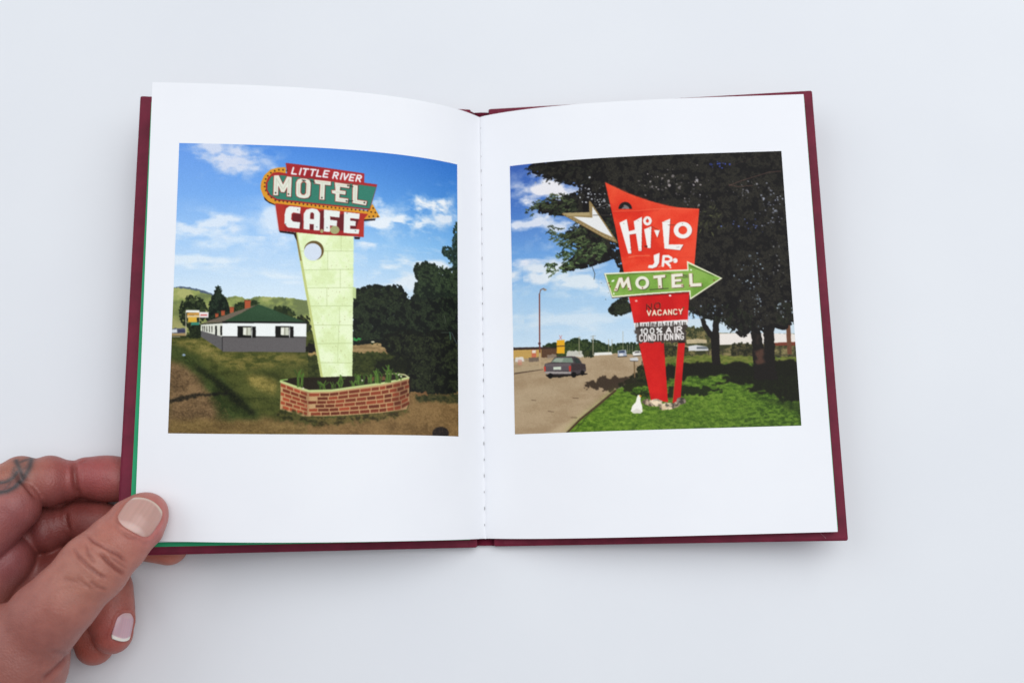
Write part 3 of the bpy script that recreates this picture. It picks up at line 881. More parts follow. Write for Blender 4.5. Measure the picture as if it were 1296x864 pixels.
    for q in ((410, 510), (300, 640), (585, 665), (678, 672), (938, 702), (860, 540)):
        C.ell(*S(q)[0], .8, .8, (110, 120, 120))
    # motel letters: red edge, then white face
    face = (228, 230, 214)
    glyphs = [
        [(190, 376), (196, 200), (236, 198), (276, 285), (314, 209), (353, 215), (346, 389), (314, 386), (316, 295), (286, 350), (260, 348), (232, 282), (229, 376)],
        [(398, 262), (412, 236), (440, 227), (490, 231), (516, 242), (527, 268), (521, 375), (505, 397), (470, 404), (425, 398), (402, 384), (396, 360)],
        [(565, 238), (711, 255), (708, 286), (656, 281), (651, 417), (611, 413), (618, 277), (564, 269)],
        [(750, 262), (881, 282), (878, 311), (795, 300), (793, 335), (846, 342), (843, 370), (790, 363), (788, 401), (869, 412), (865, 444), (755, 431), (757, 364), (726, 358), (722, 335), (757, 334)],
        [(914, 284), (956, 290), (950, 421), (1039, 435), (1031, 467), (912, 446)]]
    for g in glyphs:
        gp = S(*g)
        C.line(gp + gp[:1], 2.0, (176, 58, 44))
        C.line([(x + .9, y + .9) for x, y in gp] + [(gp[0][0] + .9, gp[0][1] + .9)], 1.4, (44, 52, 48), .45)
    for g in glyphs:
        C.poly(S(*g), face)
        gp = S(*g)
        C.line(gp + gp[:1], .5, (250, 250, 240), .8)
    hole = S((440, 275), (452, 258), (472, 257), (486, 270), (482, 358), (468, 372), (450, 370), (437, 352))
    C.poly(hole, (46, 108, 92)); C.line(hole + hole[:1], .9, (168, 60, 46))
    for g in (((212, 355), (215, 230)), ((215, 225), (272, 322)), ((278, 322), (330, 235)), ((330, 235), (328, 365)), ((585, 255), (690, 268)), ((635, 275), (630, 395)), ((770, 285), (870, 295)), ((765, 350), (835, 355)), ((775, 420), (860, 430)), ((935, 300), (932, 430)), ((935, 435), (1020, 448)), ((418, 270), (418, 370)), ((504, 270), (500, 370))):
        C.line(S(*g), .45, (168, 166, 140), .8)
    for q in ((208, 357), (326, 368), (463, 245), (630, 400), (1018, 445), (868, 290), (855, 430)):
        C.ell(*S(q)[0], 1.1, 1.1, (52, 44, 34))
    for q in (((530, 245), (566, 262)), ((880, 292), (914, 300)), ((868, 432), (912, 428)), ((450, 240), (480, 245))):
        C.line(S(*q), 1.3, (38, 40, 34), .85)
    C.text('LITTLE', S((355, 182))[0], S((690, 214))[0], (2.2, -7.6), 2.0, (240, 240, 240))
    C.text('RIVER', S((730, 222))[0], S((985, 254))[0], (2.2, -7.3), 2.0, (240, 240, 240))
    return C.img


def draw_right():
    C = Canvas('R')
    t, s = C.Y / CN, C.X / CN
    for ch in range(3):
        C.img[..., ch] = np.interp(t, [0, .15, .35, .5, .7], np.array([(58, 96, 176), (70, 116, 192), (112, 164, 222), (164, 202, 234), (206, 226, 240)])[:, ch] / 255)
    C.cloud(690, 240, 55, 17, (236, 234, 238), 1, 111, 9, 1.6, .25, .6, .1)
    C.cloud(668, 252, 26, 11, (238, 236, 240), 1, 112, 9, 1.6, .25, .6)
    C.cloud(680, 282, 40, 9, (226, 230, 240), .95, 113, 9, 2.2, .25, .65, .15)
    C.cloud(722, 290, 30, 14, (228, 232, 240), .9, 114, 9, 2, .25, .65)
    C.cloud(672, 305, 22, 5, (216, 224, 240), .8, 115, 9, 2, .25, .65, -.4)
    C.cloud(690, 345, 70, 16, (228, 234, 240), .95, 116, 7, 2.6, .22, .62)
    C.cloud(735, 362, 60, 14, (228, 236, 240), .9, 117, 7, 2.6, .22, .62)
    C.cloud(670, 332, 24, 5, (232, 234, 242), .9, 118, 7, 2.6, .22, .62)
    C.cloud(700, 405, 80, 12, (220, 232, 240), .7, 119, 6, 4, .25, .7)
    g = z_at(635, 360, 4.32)
    h = z_at(825, 360, 4.32)
    e = z_at(635, 180, 4.32)
    f = z_at(825, 180, 4.32)
    # far street
    C.foliage(g((235, 335), (300, 325), (360, 318), (400, 300), (450, 310), (520, 312), (570, 335), (640, 330), (760, 322), (760, 395), (230, 400)), (30, 46, 26), (70, 84, 44), 1.6, .7, 80, 121)
    C.poly(g((60, 350), (240, 343), (302, 348), (302, 412), (60, 420)), (196, 158, 88)); C.poly(g((60, 344), (240, 340), (302, 345), (302, 352), (60, 358)), (60, 46, 40)); C.poly(g((218, 352), (302, 350), (302, 405), (218, 408)), (92, 66, 48))
    C.poly(g((165, 355), (190, 355), (190, 400), (165, 400)), (200, 110, 80)); C.poly(g((168, 358), (188, 358), (188, 374), (168, 374)), (230, 220, 200))
    C.ground(g((60, 405), (300, 398), (420, 385), (620, 375), (760, 385), (780, 440), (60, 520)), [(164, 142, 110), (180, 157, 124)], 70, 122, 4, 2, .3)
    C.poly(g((360, 362), (460, 360), (470, 395), (355, 395)), (214, 210, 200), .9, .5); C.poly(g((500, 372), (600, 368), (606, 382), (504, 388)), (236, 234, 226)); C.foliage(g((445, 365), (500, 362), (500, 392), (450, 392)), (30, 40, 24), (70, 76, 40), 1, .6, 90, 123)
    C.poly(g((75, 398), (120, 394), (126, 420), (75, 424)), (226, 222, 214), .9, .3); C.poly(g((90, 410), (112, 410), (112, 440), (90, 440)), (200, 130, 110), .6); C.poly(g((150, 400), (200, 396), (204, 418), (152, 424)), (110, 96, 84), .9, .4); C.poly(g((250, 382), (300, 378), (300, 400), (252, 404)), (150, 134, 116), .8, .4)
    # road
    C.ground(g((60, 470), (230, 448), (420, 412), (560, 388), (640, 380), (800, 392), (800, 470), (640, 560), (350, 815), (60, 830)), [(163, 139, 108), (171, 148, 117), (178, 155, 124)], 12, 124, 5, 3.0, .2, fine=.35)
    C.poly(g((60, 600), (400, 520), (620, 430), (640, 432), (440, 545), (60, 700)), (186, 166, 136), .35, 1, soft=4)
    C.line(g((72, 486), (225, 462)), 1.5, (74, 58, 46)); C.poly(g((72, 455), (230, 440), (232, 462), (72, 482)), (178, 158, 126), .8)
    C.poly(g((240, 820), (500, 660), (640, 560), (622, 575), (352, 812)), (196, 174, 140), .6, soft=2)
    for q in (((255, 690), (285, 694)), ((380, 725), (412, 726)), ((165, 630), (188, 632)), ((390, 618), (420, 620))):
        C.line(g(*q), 1.0, (100, 80, 60), .8)
    C.poly(g((440, 550), (500, 520), (620, 505), (720, 512), (800, 500), (800, 545), (640, 570), (560, 578), (480, 570)), (52, 40, 30), .9, 2.0, soft=.6, cells=60)
    # lamp posts, poles and yellow sign
    C.poly(g((302, 304), (345, 302), (345, 376), (302, 376)), (232, 172, 36)); C.poly(g((302, 334), (345, 332), (345, 338), (302, 340)), (120, 84, 40)); C.line(g((316, 278), (330, 300)), .5, (200, 90, 80)); C.line(g((330, 278), (316, 300)), .5, (200, 90, 80)); C.line(g((310, 376), (310, 395)), .6, (90, 70, 50))
    C.line(g((208, 52), (209, 330)), 1.7, (126, 66, 54)); C.line(g((209, 320), (210, 380)), 1.9, (112, 60, 52)); C.line(g((210, 376), (211, 456)), 2.2, (184, 160, 126)); C.line(g((208, 54), (214, 30), (230, 22), (240, 28)), 1.1, (110, 74, 62)); C.ell(*g((238, 29))[0], 2.2, 1.3, (150, 136, 120)); C.ell(*g((208, 322))[0], 1.9, 1.6, (90, 46, 44))
    for x, y0, y1, w in ((424, 285, 380, .9), (500, 280, 385, 1.0), (585, 300, 372, .7), (603, 300, 368, .6), (663, 255, 365, .6), (688, 330, 372, .6), (700, 330, 372, .5), (715, 330, 372, .6)):
        C.line(g((x, y0), (x, y1)), w, (176, 166, 140), .9)
    C.line(g((486, 284), (514, 280)), .5, (150, 146, 130)); C.line(g((488, 296), (512, 294)), .5, (150, 146, 130)); C.line(g((414, 290), (432, 288)), .5, (150, 146, 130))
    # vehicles
    C.poly(g((634, 360), (680, 356), (684, 390), (636, 394)), (168, 176, 190)); C.poly(g((640, 362), (672, 360), (674, 372), (642, 374)), (60, 74, 98)); C.poly(g((644, 376), (664, 376), (664, 392), (644, 392)), (226, 226, 226)); C.line(g((636, 394), (684, 391)), 1.0, (34, 32, 30))
    C.poly(g((714, 372), (730, 362), (756, 362), (764, 384), (720, 390)), (236, 232, 224)); C.poly(g((730, 366), (752, 365), (756, 373), (726, 375)), (96, 96, 96)); C.line(g((720, 391), (764, 386)), .9, (40, 36, 32))
    C.poly(g((250, 500), (300, 508), (470, 490), (468, 484), (400, 478), (240, 490)), (26, 22, 20), .95, .3)
    C.poly(g((238, 432), (270, 424), (290, 398), (310, 392), (400, 391), (425, 404), (440, 430), (458, 434), (462, 470), (452, 482), (400, 490), (300, 492), (240, 486), (232, 455)), (74, 66, 68))
    C.poly(g((272, 424), (294, 400), (384, 399), (394, 426)), (122, 138, 122)); C.poly(g((280, 418), (300, 402), (340, 401), (330, 424)), (168, 178, 160), .7); C.poly(g((392, 400), (412, 402), (434, 428), (404, 430)), (50, 60, 56)); C.line(g((400, 396), (408, 430)), .7, (60, 54, 54))
    C.poly(g((240, 432), (380, 430), (378, 444), (240, 446)), (104, 94, 96)); C.poly(g((240, 446), (378, 444), (376, 470), (240, 470)), (92, 84, 88)); C.poly(g((284, 450), (326, 448), (326, 464), (284, 464)), (206, 214, 196)); C.poly(g((232, 448), (242, 446), (242, 472), (234, 474)), (196, 60, 48)); C.poly(g((368, 444), (380, 443), (379, 474), (369, 474)), (186, 62, 48)); C.poly(g((238, 474), (380, 476), (380, 486), (240, 486)), (164, 156, 152)); C.poly(g((382, 432), (458, 434), (462, 462), (384, 472)), (62, 52, 52)); C.poly(g((250, 400), (272, 396), (262, 424), (244, 430)), (60, 56, 56), .0)
    for x, y, rx, ry in ((267, 498, 3.2, 3.4), (395, 492, 3.4, 3.6), (442, 482, 2.6, 3.4)):
        C.ell(*g((x, y))[0], rx, ry, (18, 16, 16))
    # background behind the trees, at the right
    C.ground(h((20, 250), (800, 250), (800, 400), (20, 400)), [(54, 56, 34), (92, 88, 54), (138, 124, 84)], 50, 131, 5, 1, 0)
    C.poly(h((60, 200), (520, 170), (800, 170), (800, 268), (60, 262)), (206, 222, 232))
    C.foliage(h((30, 250), (90, 240), (160, 250), (230, 235), (290, 245), (300, 330), (30, 330)), (56, 62, 36), (134, 120, 76), 1.6, .8, 80, 132)
    C.poly(h((360, 268), (540, 264), (800, 270), (800, 318), (360, 330)), (236, 228, 220)); C.poly(h((660, 318), (800, 312), (800, 332), (660, 334)), (120, 60, 44)); C.poly(h((190, 300), (250, 296), (300, 302), (300, 320), (190, 322)), (216, 196, 160), .8); C.poly(h((200, 336), (240, 330), (300, 338), (314, 360), (200, 362)), (214, 214, 214)); C.poly(h((245, 340), (300, 338), (306, 352), (245, 352)), (110, 116, 120)); C.poly(h((120, 330), (200, 334), (200, 360), (120, 360)), (180, 160, 130), .7)
    C.foliage(h((440, 330), (520, 322), (548, 345), (548, 395), (440, 395)), (36, 38, 22), (88, 80, 52), 1.4, .7, 90, 133); C.foliage(h((60, 340), (190, 350), (210, 400), (60, 410)), (34, 38, 22), (84, 82, 46), 1.4, .7, 90, 134)
    C.line(h((300, 362), (800, 346)), .5, (60, 56, 46)); C.line(h((300, 390), (800, 384)), .5, (60, 56, 46))
    for x in (310, 388, 470, 550, 700, 750):
        C.line(h((x, 352), (x, 420)), .7, (44, 40, 34))
    C.poly(h((728, 150), (752, 150), (764, 380), (740, 380)), (108, 70, 50))
    # lawn
    lawn = g((350, 815), (430, 735), (622, 577), (680, 545), (800, 535)) + h((60, 410), (300, 395), (800, 400), (830, 830)) + [(720, 560)]
    C.ground(lawn, [(44, 70, 18), (80, 112, 34), (108, 140, 46)], 70, 141, 5, 2.5, .6)
    C.ground(g((350, 815), (430, 735), (622, 577), (780, 640), (860, 700), (860, 830)), [(70, 104, 24), (104, 140, 36), (132, 164, 52)], 90, 142, 4, 2, 1, 5, a=.6)
    C.ground(h((0, 690), (220, 560), (420, 540), (560, 600), (520, 720), (200, 830), (0, 830)), [(74, 108, 24), (108, 142, 40), (132, 160, 56)], 90, 143, 4, 2, 1, 8, a=.5)
    C.grass(lawn, [(40, 66, 14), (86, 120, 34), (132, 164, 56)], 22000, 1.8, 181, .5)
    C.line(g((352, 814), (430, 735), (540, 646), (622, 578)), 2.4, (76, 56, 40)); C.line(g((400, 800), (470, 715), (560, 640)), 1.2, (54, 66, 28), .6)
    C.ground(h((60, 392), (320, 384), (800, 398), (800, 424), (320, 432), (60, 432)), [(92, 104, 40), (126, 128, 60)], 60, 144, 4, 3, .8, a=.9)
    C.poly(h((20, 436), (300, 424), (500, 428), (800, 418), (830, 640), (700, 630), (640, 590), (500, 585), (560, 552), (480, 540), (330, 545), (430, 500), (200, 510), (20, 525)), (20, 20, 13), .96, 2.2, soft=.8, cells=50)
    C.poly(h((80, 556), (280, 552), (390, 575), (300, 592), (200, 610), (80, 618)), (22, 28, 13), .9, 1.6, soft=.6, cells=60)
    C.poly(h((560, 610), (830, 640), (840, 790), (780, 690), (620, 640)), (24, 34, 14), .55, 2.0, soft=2, cells=60)
    C.poly(g((640, 560), (760, 470), (800, 500), (806, 560), (700, 572)), (34, 34, 18), .9, 1.8, soft=.6, cells=60); C.poly(g((700, 590), (800, 580), (812, 610), (720, 604)), (26, 32, 14), .85, 1.2, soft=.5)
    for i in range(60):
        x, y = rng.uniform(690, 1010), rng.uniform(500, 548)
        C.ell(x, y, .5, .4, (150, 160, 80), .5)
    C.grass(h((60, 500), (800, 500), (830, 800), (0, 830)), [(26, 44, 10), (70, 102, 28)], 5000, 1.6, 182, .4)
    # mail box, foreground shrubs
    C.line(g((725, 415), (727, 505)), 1.6, (120, 96, 66)); C.poly(g((700, 402), (740, 396), (748, 408), (744, 416), (704, 416)), (206, 206, 206)); C.line(g((702, 417), (744, 418)), .8, (70, 64, 60))
    C.line(g((768, 420), (768, 480)), 1.4, (80, 66, 50)); C.foliage(g((745, 455), (785, 440), (800, 470), (800, 530), (740, 520)), (24, 28, 14), (60, 66, 30), 1.2, .8, 90, 145)
    # trunks
    bark = (26, 22, 20)
    C.poly(h((236, 110), (262, 110), (300, 220), (330, 260), (338, 120), (368, 90), (366, 250), (374, 436), (330, 436), (322, 300), (280, 240)), bark, 1, .3)
    C.poly(h((520, -20), (560, -20), (590, 240), (612, 360), (600, -20), (670, -20), (668, 300), (672, 450), (690, 520), (560, 520), (552, 400), (540, 250)), bark, 1, .4)
    C.poly(h((564, 360), (605, 350), (612, 430), (572, 440)), (92, 62, 50), .8, 1, soft=1.2); C.poly(h((560, 240), (578, 240), (590, 330), (570, 330)), (60, 46, 40), .5, 1, soft=1)
    # the big dark tree
    tree = e((150, 150), (180, 128), (270, 112), (420, 92), (640, 78)) + f((0, 66), (350, 50), (712, 36), (790, 860)) + h((790, 170), (720, 235), (660, 215), (580, 260), (545, 215), (500, 280), (400, 190), (290, 170), (210, 130), (150, 110)) + [(850, 380), (800, 372), (770, 300)] + \
        e((640, 560), (640, 610), (560, 640), (470, 670), (380, 690), (330, 690), (400, 640), (440, 580), (380, 545), (340, 510), (420, 480), (470, 440), (400, 395), (300, 385), (220, 385), (200, 365), (300, 320), (420, 285), (450, 240), (350, 215), (260, 190), (200, 165))
    C.foliage(tree, (17, 15, 16), (46, 44, 36), 2.6, .8, 70, 151, lo=.5, hi=.98)
    l1 = e((150, 335), (300, 285), (420, 300), (440, 380), (300, 400), (200, 410), (145, 385))
    l2 = e((250, 500), (280, 450), (420, 470), (500, 480), (480, 560), (330, 570))
    l3 = e((300, 640), (340, 570), (460, 540), (600, 560), (560, 640), (420, 690), (340, 722), (270, 718), (240, 672))
    l4 = e((420, 430), (600, 420), (640, 520), (560, 600), (480, 560), (400, 500))
    l5 = e((118, 150), (260, 115), (420, 95), (520, 140), (480, 230), (400, 225), (330, 228), (240, 205))
    C.sprays(l5, 60, [(18, 18, 16), (44, 46, 36)], 7, 2.0, .8, 201)
    C.sprays(l1, 90, [(22, 28, 20), (84, 96, 62)], 8, 2.2, .8, 202)
    C.sprays(l4, 70, [(18, 22, 18), (62, 72, 46)], 7, 2.2, .8, 203)
    C.sprays(l2, 80, [(26, 34, 22), (90, 104, 64)], 8, 2.2, .8, 204)
    C.sprays(l3, 120, [(28, 42, 24), (98, 118, 72)], 8, 2.4, .9, 205)
    C.sprays(f((0, 330), (240, 360), (380, 330), (380, 470), (260, 520), (250, 400)), 50, [(30, 30, 24), (86, 88, 56)], 6, 1.8, .6, 206, (0, 6.2))
    C.sprays(h((160, 110), (420, 100), (560, 150), (560, 240), (440, 240), (300, 180), (180, 150)), 60, [(16, 18, 14), (40, 46, 30)], 7, 2.0, .8, 207, (3.6, 5.6))
    C.sprays(h((670, 60), (780, 60), (790, 200), (680, 210)), 40, [(16, 18, 14), (46, 50, 34)], 7, 2.0, .8, 208, (3.6, 5.6))
    C.foliage(g((575, 145), (630, 95), (690, 68), (706, 140), (650, 162), (600, 165)), (22, 24, 18), (50, 58, 36), 1.8, 1.2, 90, 156)
    C.line(e((495, 680), (510, 720), (505, 750)), .7, (50, 50, 44))
    # sky showing through the crown
    for (cx, cy, n, sx, sy, cols) in ((755, 245, 46, 22, 12, (214, 216, 224)), (762, 258, 24, 16, 8, (225, 228, 232)), (845, 232, 60, 40, 14, (170, 160, 160)), (945, 240, 30, 18, 12, (160, 158, 164)), (975, 258, 50, 14, 22, (166, 170, 186)), (910, 210, 16, 14, 5, (70, 90, 190)), (950, 285, 22, 20, 8, (100, 116, 180)), (880, 255, 26, 16, 24, (150, 146, 150)), (955, 350, 40, 18, 22, (160, 176, 190)), (985, 330, 24, 10, 30, (140, 140, 140)), (900, 395, 24, 18, 10, (150, 168, 190)), (960, 385, 26, 8, 22, (176, 190, 204)), (990, 390, 20, 10, 12, (176, 190, 200)), (700, 230, 10, 16, 6, (150, 150, 150))):
        for i in range(n):
            x, y = cx + rng.normal() * sx * .6, cy + rng.normal() * sy * .6
            r = rng.uniform(.35, 1.5) * (1 if rng.random() < .8 else 1.6)
            cc = np.array(cols) * rng.uniform(.45, 1.1)
            C.poly([(x + r * rng.uniform(.5, 1.3) * math.cos(a), y + r * rng.uniform(.5, 1.1) * math.sin(a)) for a in np.linspace(0, 6.28, 7)[:-1]], tuple(np.clip(cc, 0, 255)), .85)
    for i in range(420):
        x, y = rng.uniform(760, 1005), rng.uniform(195, 380)
        gk = rng.uniform(.5, 1.15)
        C.ell(x, y, rng.uniform(.3, .9), rng.uniform(.3, .7), (66 * gk, 62 * gk, 44 * gk), .55)
    C.line(f((420, 240), (480, 215), (560, 190), (640, 165), (705, 160)), .9, (96, 70, 62), .8); C.line(f((420, 232), (470, 245), (550, 238)), .7, (110, 82, 70), .8); C.line(f((430, 130), (520, 100), (600, 70)), .6, (70, 54, 48), .7)
    # white arrow frame at the left of the sign
    C.poly(e((330, 390), (480, 402), (478, 318), (500, 345), (632, 545), (560, 520)), (150, 128, 86)); C.poly(e((392, 408), (496, 414), (496, 352), (612, 522), (540, 490)), (232, 232, 230)); C.poly(e((332, 388), (480, 384), (484, 402), (360, 404)), (176, 156, 112)); C.line(e((335, 394), (440, 452), (560, 520), (630, 548)), 2.2, (128, 104, 62)); C.line(e((340, 396), (440, 450), (560, 516), (626, 542)), .6, (206, 186, 140)); C.line(e((486, 330), (560, 440), (626, 540)), 1.6, (150, 126, 78)); C.line(e((500, 400), (600, 400)), .8, (70, 62, 54)); C.line(e((505, 368), (580, 338)), .6, (120, 116, 110))
    for i in range(16):
        k = i / 15
        C.ell(*e((490 + 136 * k, 336 + 206 * k))[0], .45, .45, (70, 52, 30)); C.ell(*e((350 + 270 * k, 402 + 140 * k))[0], .45, .45, (70, 52, 30))
    # ---------------- the sign
    A, B = z_at(750, 220, 7.2), z_at(750, 325, 7.2)
    # legs
    C.ground([(808.5, 433), (840, 432), (845.5, 508.5), (823.7, 505.5)], [(198, 18, 20), (216, 30, 26)], 10, 161, 4, 1, 0)
    C.ground([(858, 432), (867, 432), (861, 508), (851, 509.5)], [(196, 18, 20), (212, 28, 26)], 10, 162, 4, 1, 0); C.line([(858, 434), (851.5, 508)], .6, (150, 110, 50))
    C.ground(A((115, 80), (200, 122), (300, 170), (400, 208), (500, 243), (600, 271), (680, 293), (760, 306), (860, 314), (972, 320), (950, 560), (925, 864), (918, 900), (285, 900), (210, 500)), [(222, 46, 26), (234, 62, 36), (238, 74, 46)], 7, 163, 5, 1, 0)
    C.ground(A((115, 80), (400, 208), (600, 271), (760, 306), (700, 318), (480, 330), (185, 345)), [(224, 60, 34), (240, 92, 56)], 9, 164, 5, 1, .4, 1, a=.6)
    C.line(A((185, 345), (420, 338), (560, 322), (700, 322), (965, 326)), .8, (246, 120, 84), .6); C.line(A((185, 352), (420, 350), (600, 335)), .7, (190, 40, 26), .5)
    C.line(A((330, 760), (400, 748), (520, 745)), 1.0, (246, 150, 110), .6); C.line(A((250, 790), (420, 770), (925, 760)), .5, (196, 40, 26), .5)
    tt = np.linspace(math.pi, 2 * math.pi, 18)
    C.poly([(750 + (298 + 62 * math.cos(a)) / 7.2, 220 + (322 + 64 * math.sin(a)) / 7.2) for a in tt], (24, 20, 20)); C.poly(A((255, 322), (290, 290), (320, 300), (335, 322)), (150, 140, 140), .8, .6)
    Wt = (243, 241, 236)
    sh = (150, 26, 18)
    shapes = [A((245, 447), (312, 415), (331, 525), (386, 510), (375, 435), (451, 392), (446, 704), (420, 704), (395, 546), (336, 556), (354, 726), (325, 728)),
              A((470, 507), (536, 480), (529, 679), (499, 676)), A((560, 515), (613, 513), (590, 584)),
              A((634, 442), (708, 410), (694, 645), (828, 645), (796, 697), (655, 682)),
              A((556, 742), (612, 720), (606, 812), (584, 848), (546, 862), (504, 857), (512, 832), (546, 832), (562, 812))]
    for q in shapes:
        C.poly([(x + .8, y + .6) for x, y in q], sh, .75)
    C.ring(*A((504, 436))[0], 38 / 7.2, 42 / 7.2, 14 / 7.2, 15 / 7.2, sh, .6)
    C.ring(*A((827, 519))[0], 84 / 7.2, 76 / 7.2, 40 / 7.2, 38 / 7.2, sh, .6)
    for q in shapes:
        C.poly(q, Wt)
    C.ring(*A((500, 431))[0], 39 / 7.2, 42 / 7.2, 14 / 7.2, 16 / 7.2, Wt)
    C.ring(*A((822, 515))[0], 83 / 7.2, 76 / 7.2, 40 / 7.2, 38 / 7.2, Wt)
    C.line(A((536, 480), (600, 515)), .7, (120, 40, 24)); C.line(A((690, 468), (755, 468)), .7, (120, 60, 40)); C.line(A((700, 440), (640, 440)), .4, (180, 170, 160)); C.poly(A((468, 655), (500, 655), (500, 672), (480, 670)), (110, 24, 18))
    for q in ((285, 455), (415, 430), (345, 690), (432, 690), (500, 410), (818, 456), (770, 670), (785, 668), (520, 500)):
        C.ell(*A(q)[0], .6, .6, (150, 140, 132))
    C.line(A((640, 838), (648, 752), (690, 752), (716, 768), (716, 790), (690, 802), (650, 802)), 3.3, Wt); C.line(A((668, 804), (702, 836)), 3.3, Wt); C.ell(*A((752, 791))[0], 3.1, 3.1, Wt); C.line(A((700, 815), (745, 795)), .6, (150, 90, 70))
    C.line(A((600, 850), (640, 835)), .8, (230, 190, 180), .7); C.ell(*A((710, 855))[0], 1.2, 1.2, (240, 220, 210))
    # lower red panel
    C.ground(B((328, 350), (882, 318), (866, 592), (378, 604)), [(200, 18, 20), (220, 32, 28)], 8, 165, 4, 1, 0)
    C.line(B((345, 372), (520, 356), (878, 334)), 1.0, (120, 12, 16), .6)
    C.ell(*B((398, 401))[0], 1.7, 1.4, (236, 180, 170)); C.ell(*B((706, 353))[0], 1.6, 1.2, (250, 240, 236))
    # green arrow
    arrow = B((105, 150), (500, 130), (862, 115), (858, 38), (1182, 195), (888, 392), (880, 318), (500, 344), (178, 372))
    C.poly([(x, y + .9) for x, y in arrow], (40, 30, 24)); C.poly(arrow, (238, 238, 208))
    C.ground(B((122, 162), (500, 143), (874, 127), (872, 60), (1164, 195), (896, 372), (892, 306), (500, 330), (184, 358)), [(108, 152, 56), (124, 168, 68), (138, 178, 80)], 8, 166, 5, 1, 0)
    C.line(B((125, 166), (560, 148)), 1.0, (70, 88, 40), .7); C.line(B((640, 140), (860, 180)), .7, (60, 60, 34), .7); C.line(B((880, 80), (1000, 130), (1100, 172)), 1.0, (50, 66, 30), .8); C.line(B((520, 300), (690, 288)), 1.0, (40, 36, 28), .8); C.line(B((820, 165), (880, 172)), .8, (60, 50, 40), .8); C.line(B((822, 190), (880, 186)), .8, (60, 50, 40), .8)
    lets = [B((195, 312), (240, 190), (272, 188), (285, 235), (318, 184), (332, 184), (356, 303), (326, 304), (310, 238), (285, 284), (268, 284), (252, 232), (224, 310)),
            B((552, 172), (662, 162), (662, 188), (628, 192), (634, 284), (600, 288), (592, 195), (555, 200)),
            B((716, 158), (820, 150), (822, 178), (750, 184), (750, 204), (808, 200), (808, 224), (752, 228), (752, 252), (824, 248), (826, 276), (720, 284)),
            B((876, 152), (908, 150), (912, 242), (992, 238), (992, 268), (884, 274))]
    for q in lets:
        C.poly([(x + .9, y + .7) for x, y in q], (44, 40, 30), .85)
    C.ring(*B((458, 242))[0], 63 / 7.2, 60 / 7.2, 32 / 7.2, 30 / 7.2, (44, 40, 30), .85)
    for q in lets:
        C.poly(q, (238, 234, 218)); C.line(q + q[:1], .5, (196, 150, 110), .8)
    C.ring(*B((453, 237))[0], 63 / 7.2, 60 / 7.2, 34 / 7.2, 33 / 7.2, (238, 234, 218))
    for q in ((215, 295), (330, 290), (455, 283), (612, 270), (885, 262), (815, 262), (150, 240), (160, 270), (1105, 215)):
        C.ell(*B(q)[0], .95, .95, (120, 50, 30))
    C.poly(B((176, 216), (200, 208), (196, 224), (172, 230)), (250, 250, 240)); C.ell(*B((896, 120))[0], 1.2, 1.2, (240, 244, 220)); C.ell(*B((194, 336))[0], .9, 1.5, (240, 244, 220))
    # neon and small lettering
    C.text('NO', B((495, 490))[0], B((625, 470))[0], (0, -7.6), 1.7, (88, 10, 14)); C.text('NO', B((500, 484))[0], B((630, 464))[0], (0, -7.4), .5, (226, 110, 60), a=.8)
    C.text('VACANCY', B((502, 539))[0], B((828, 525))[0], (0, -6.0), 2.0, (110, 26, 20), a=.7); C.text('VACANCY', B((498, 534))[0], B((822, 519))[0], (0, -6.0), 1.5, (250, 234, 206))
    C.ell(*B((828, 464))[0], 1.2, 1.2, (110, 90, 40))
    C.poly(B((376, 602), (866, 570), (862, 640), (388, 660)), (236, 234, 230))
    C.poly(B((386, 640), (420, 628), (560, 640), (700, 628), (862, 622), (842, 772), (404, 780)), (66, 58, 54), 1, .9, 167, cells=90)
    for i in range(26):
        x = 395 + i * 18
        C.line(B((x, 650), (x + rng.uniform(-8, 8), 606 + rng.uniform(-6, 14) - (x - 395) * .03)), rng.uniform(.7, 1.8), (62, 54, 50), .9)
    C.poly(B((386, 660), (424, 660), (430, 776), (404, 778)), (110, 100, 92), .4, .8)
    C.text('100%', B((440, 702))[0], B((636, 690))[0], (0, -6.2), 1.5, (244, 242, 238)); C.text('AIR', B((672, 690))[0], B((818, 682))[0], (0, -6.4), 1.75, (244, 238, 234))
    C.text('CONDITIONING', B((430, 766))[0], B((832, 748))[0], (0, -7.4), 1.45, (244, 238, 234))
    C.poly(B((780, 768), (842, 766), (840, 784), (778, 786)), (28, 22, 22))
    # rocks and the white goose
    for x, y, rx, ry, cc in ((790, 640, 5, 4.5, (150, 130, 110)), (820, 648, 7, 4, (176, 156, 132)), (845, 640, 6, 4.5, (190, 172, 150)), (855, 655, 4, 3, (150, 132, 112))):
        px, py = g((x, y))[0]
        C.ground([(px + rx * math.cos(a) * rng.uniform(.8, 1.15), py + ry * math.sin(a) * rng.uniform(.8, 1.1)) for a in np.linspace(0, 6.28, 11)[:-1]], [tuple(np.array(cc) * .55), cc, tuple(np.minimum(np.array(cc) * 1.25, 255))], 90, 168, 4, 1, .3)
    for x, y, rx, ry, cc in ((30, 645, 8, 5, (196, 178, 152)), (90, 662, 10, 5, (188, 172, 146)), (135, 655, 5, 4, (150, 134, 114)), (160, 634, 6.5, 5, (120, 108, 96)), (60, 672, 5, 3, (176, 158, 130))):
        px, py = h((x, y))[0]
        C.ground([(px + rx * math.cos(a) * rng.uniform(.8, 1.15), py + ry * math.sin(a) * rng.uniform(.8, 1.1)) for a in np.linspace(0, 6.28, 11)[:-1]], [tuple(np.array(cc) * .55), cc, tuple(np.minimum(np.array(cc) * 1.25, 255))], 90, 169, 4, 1, .3)
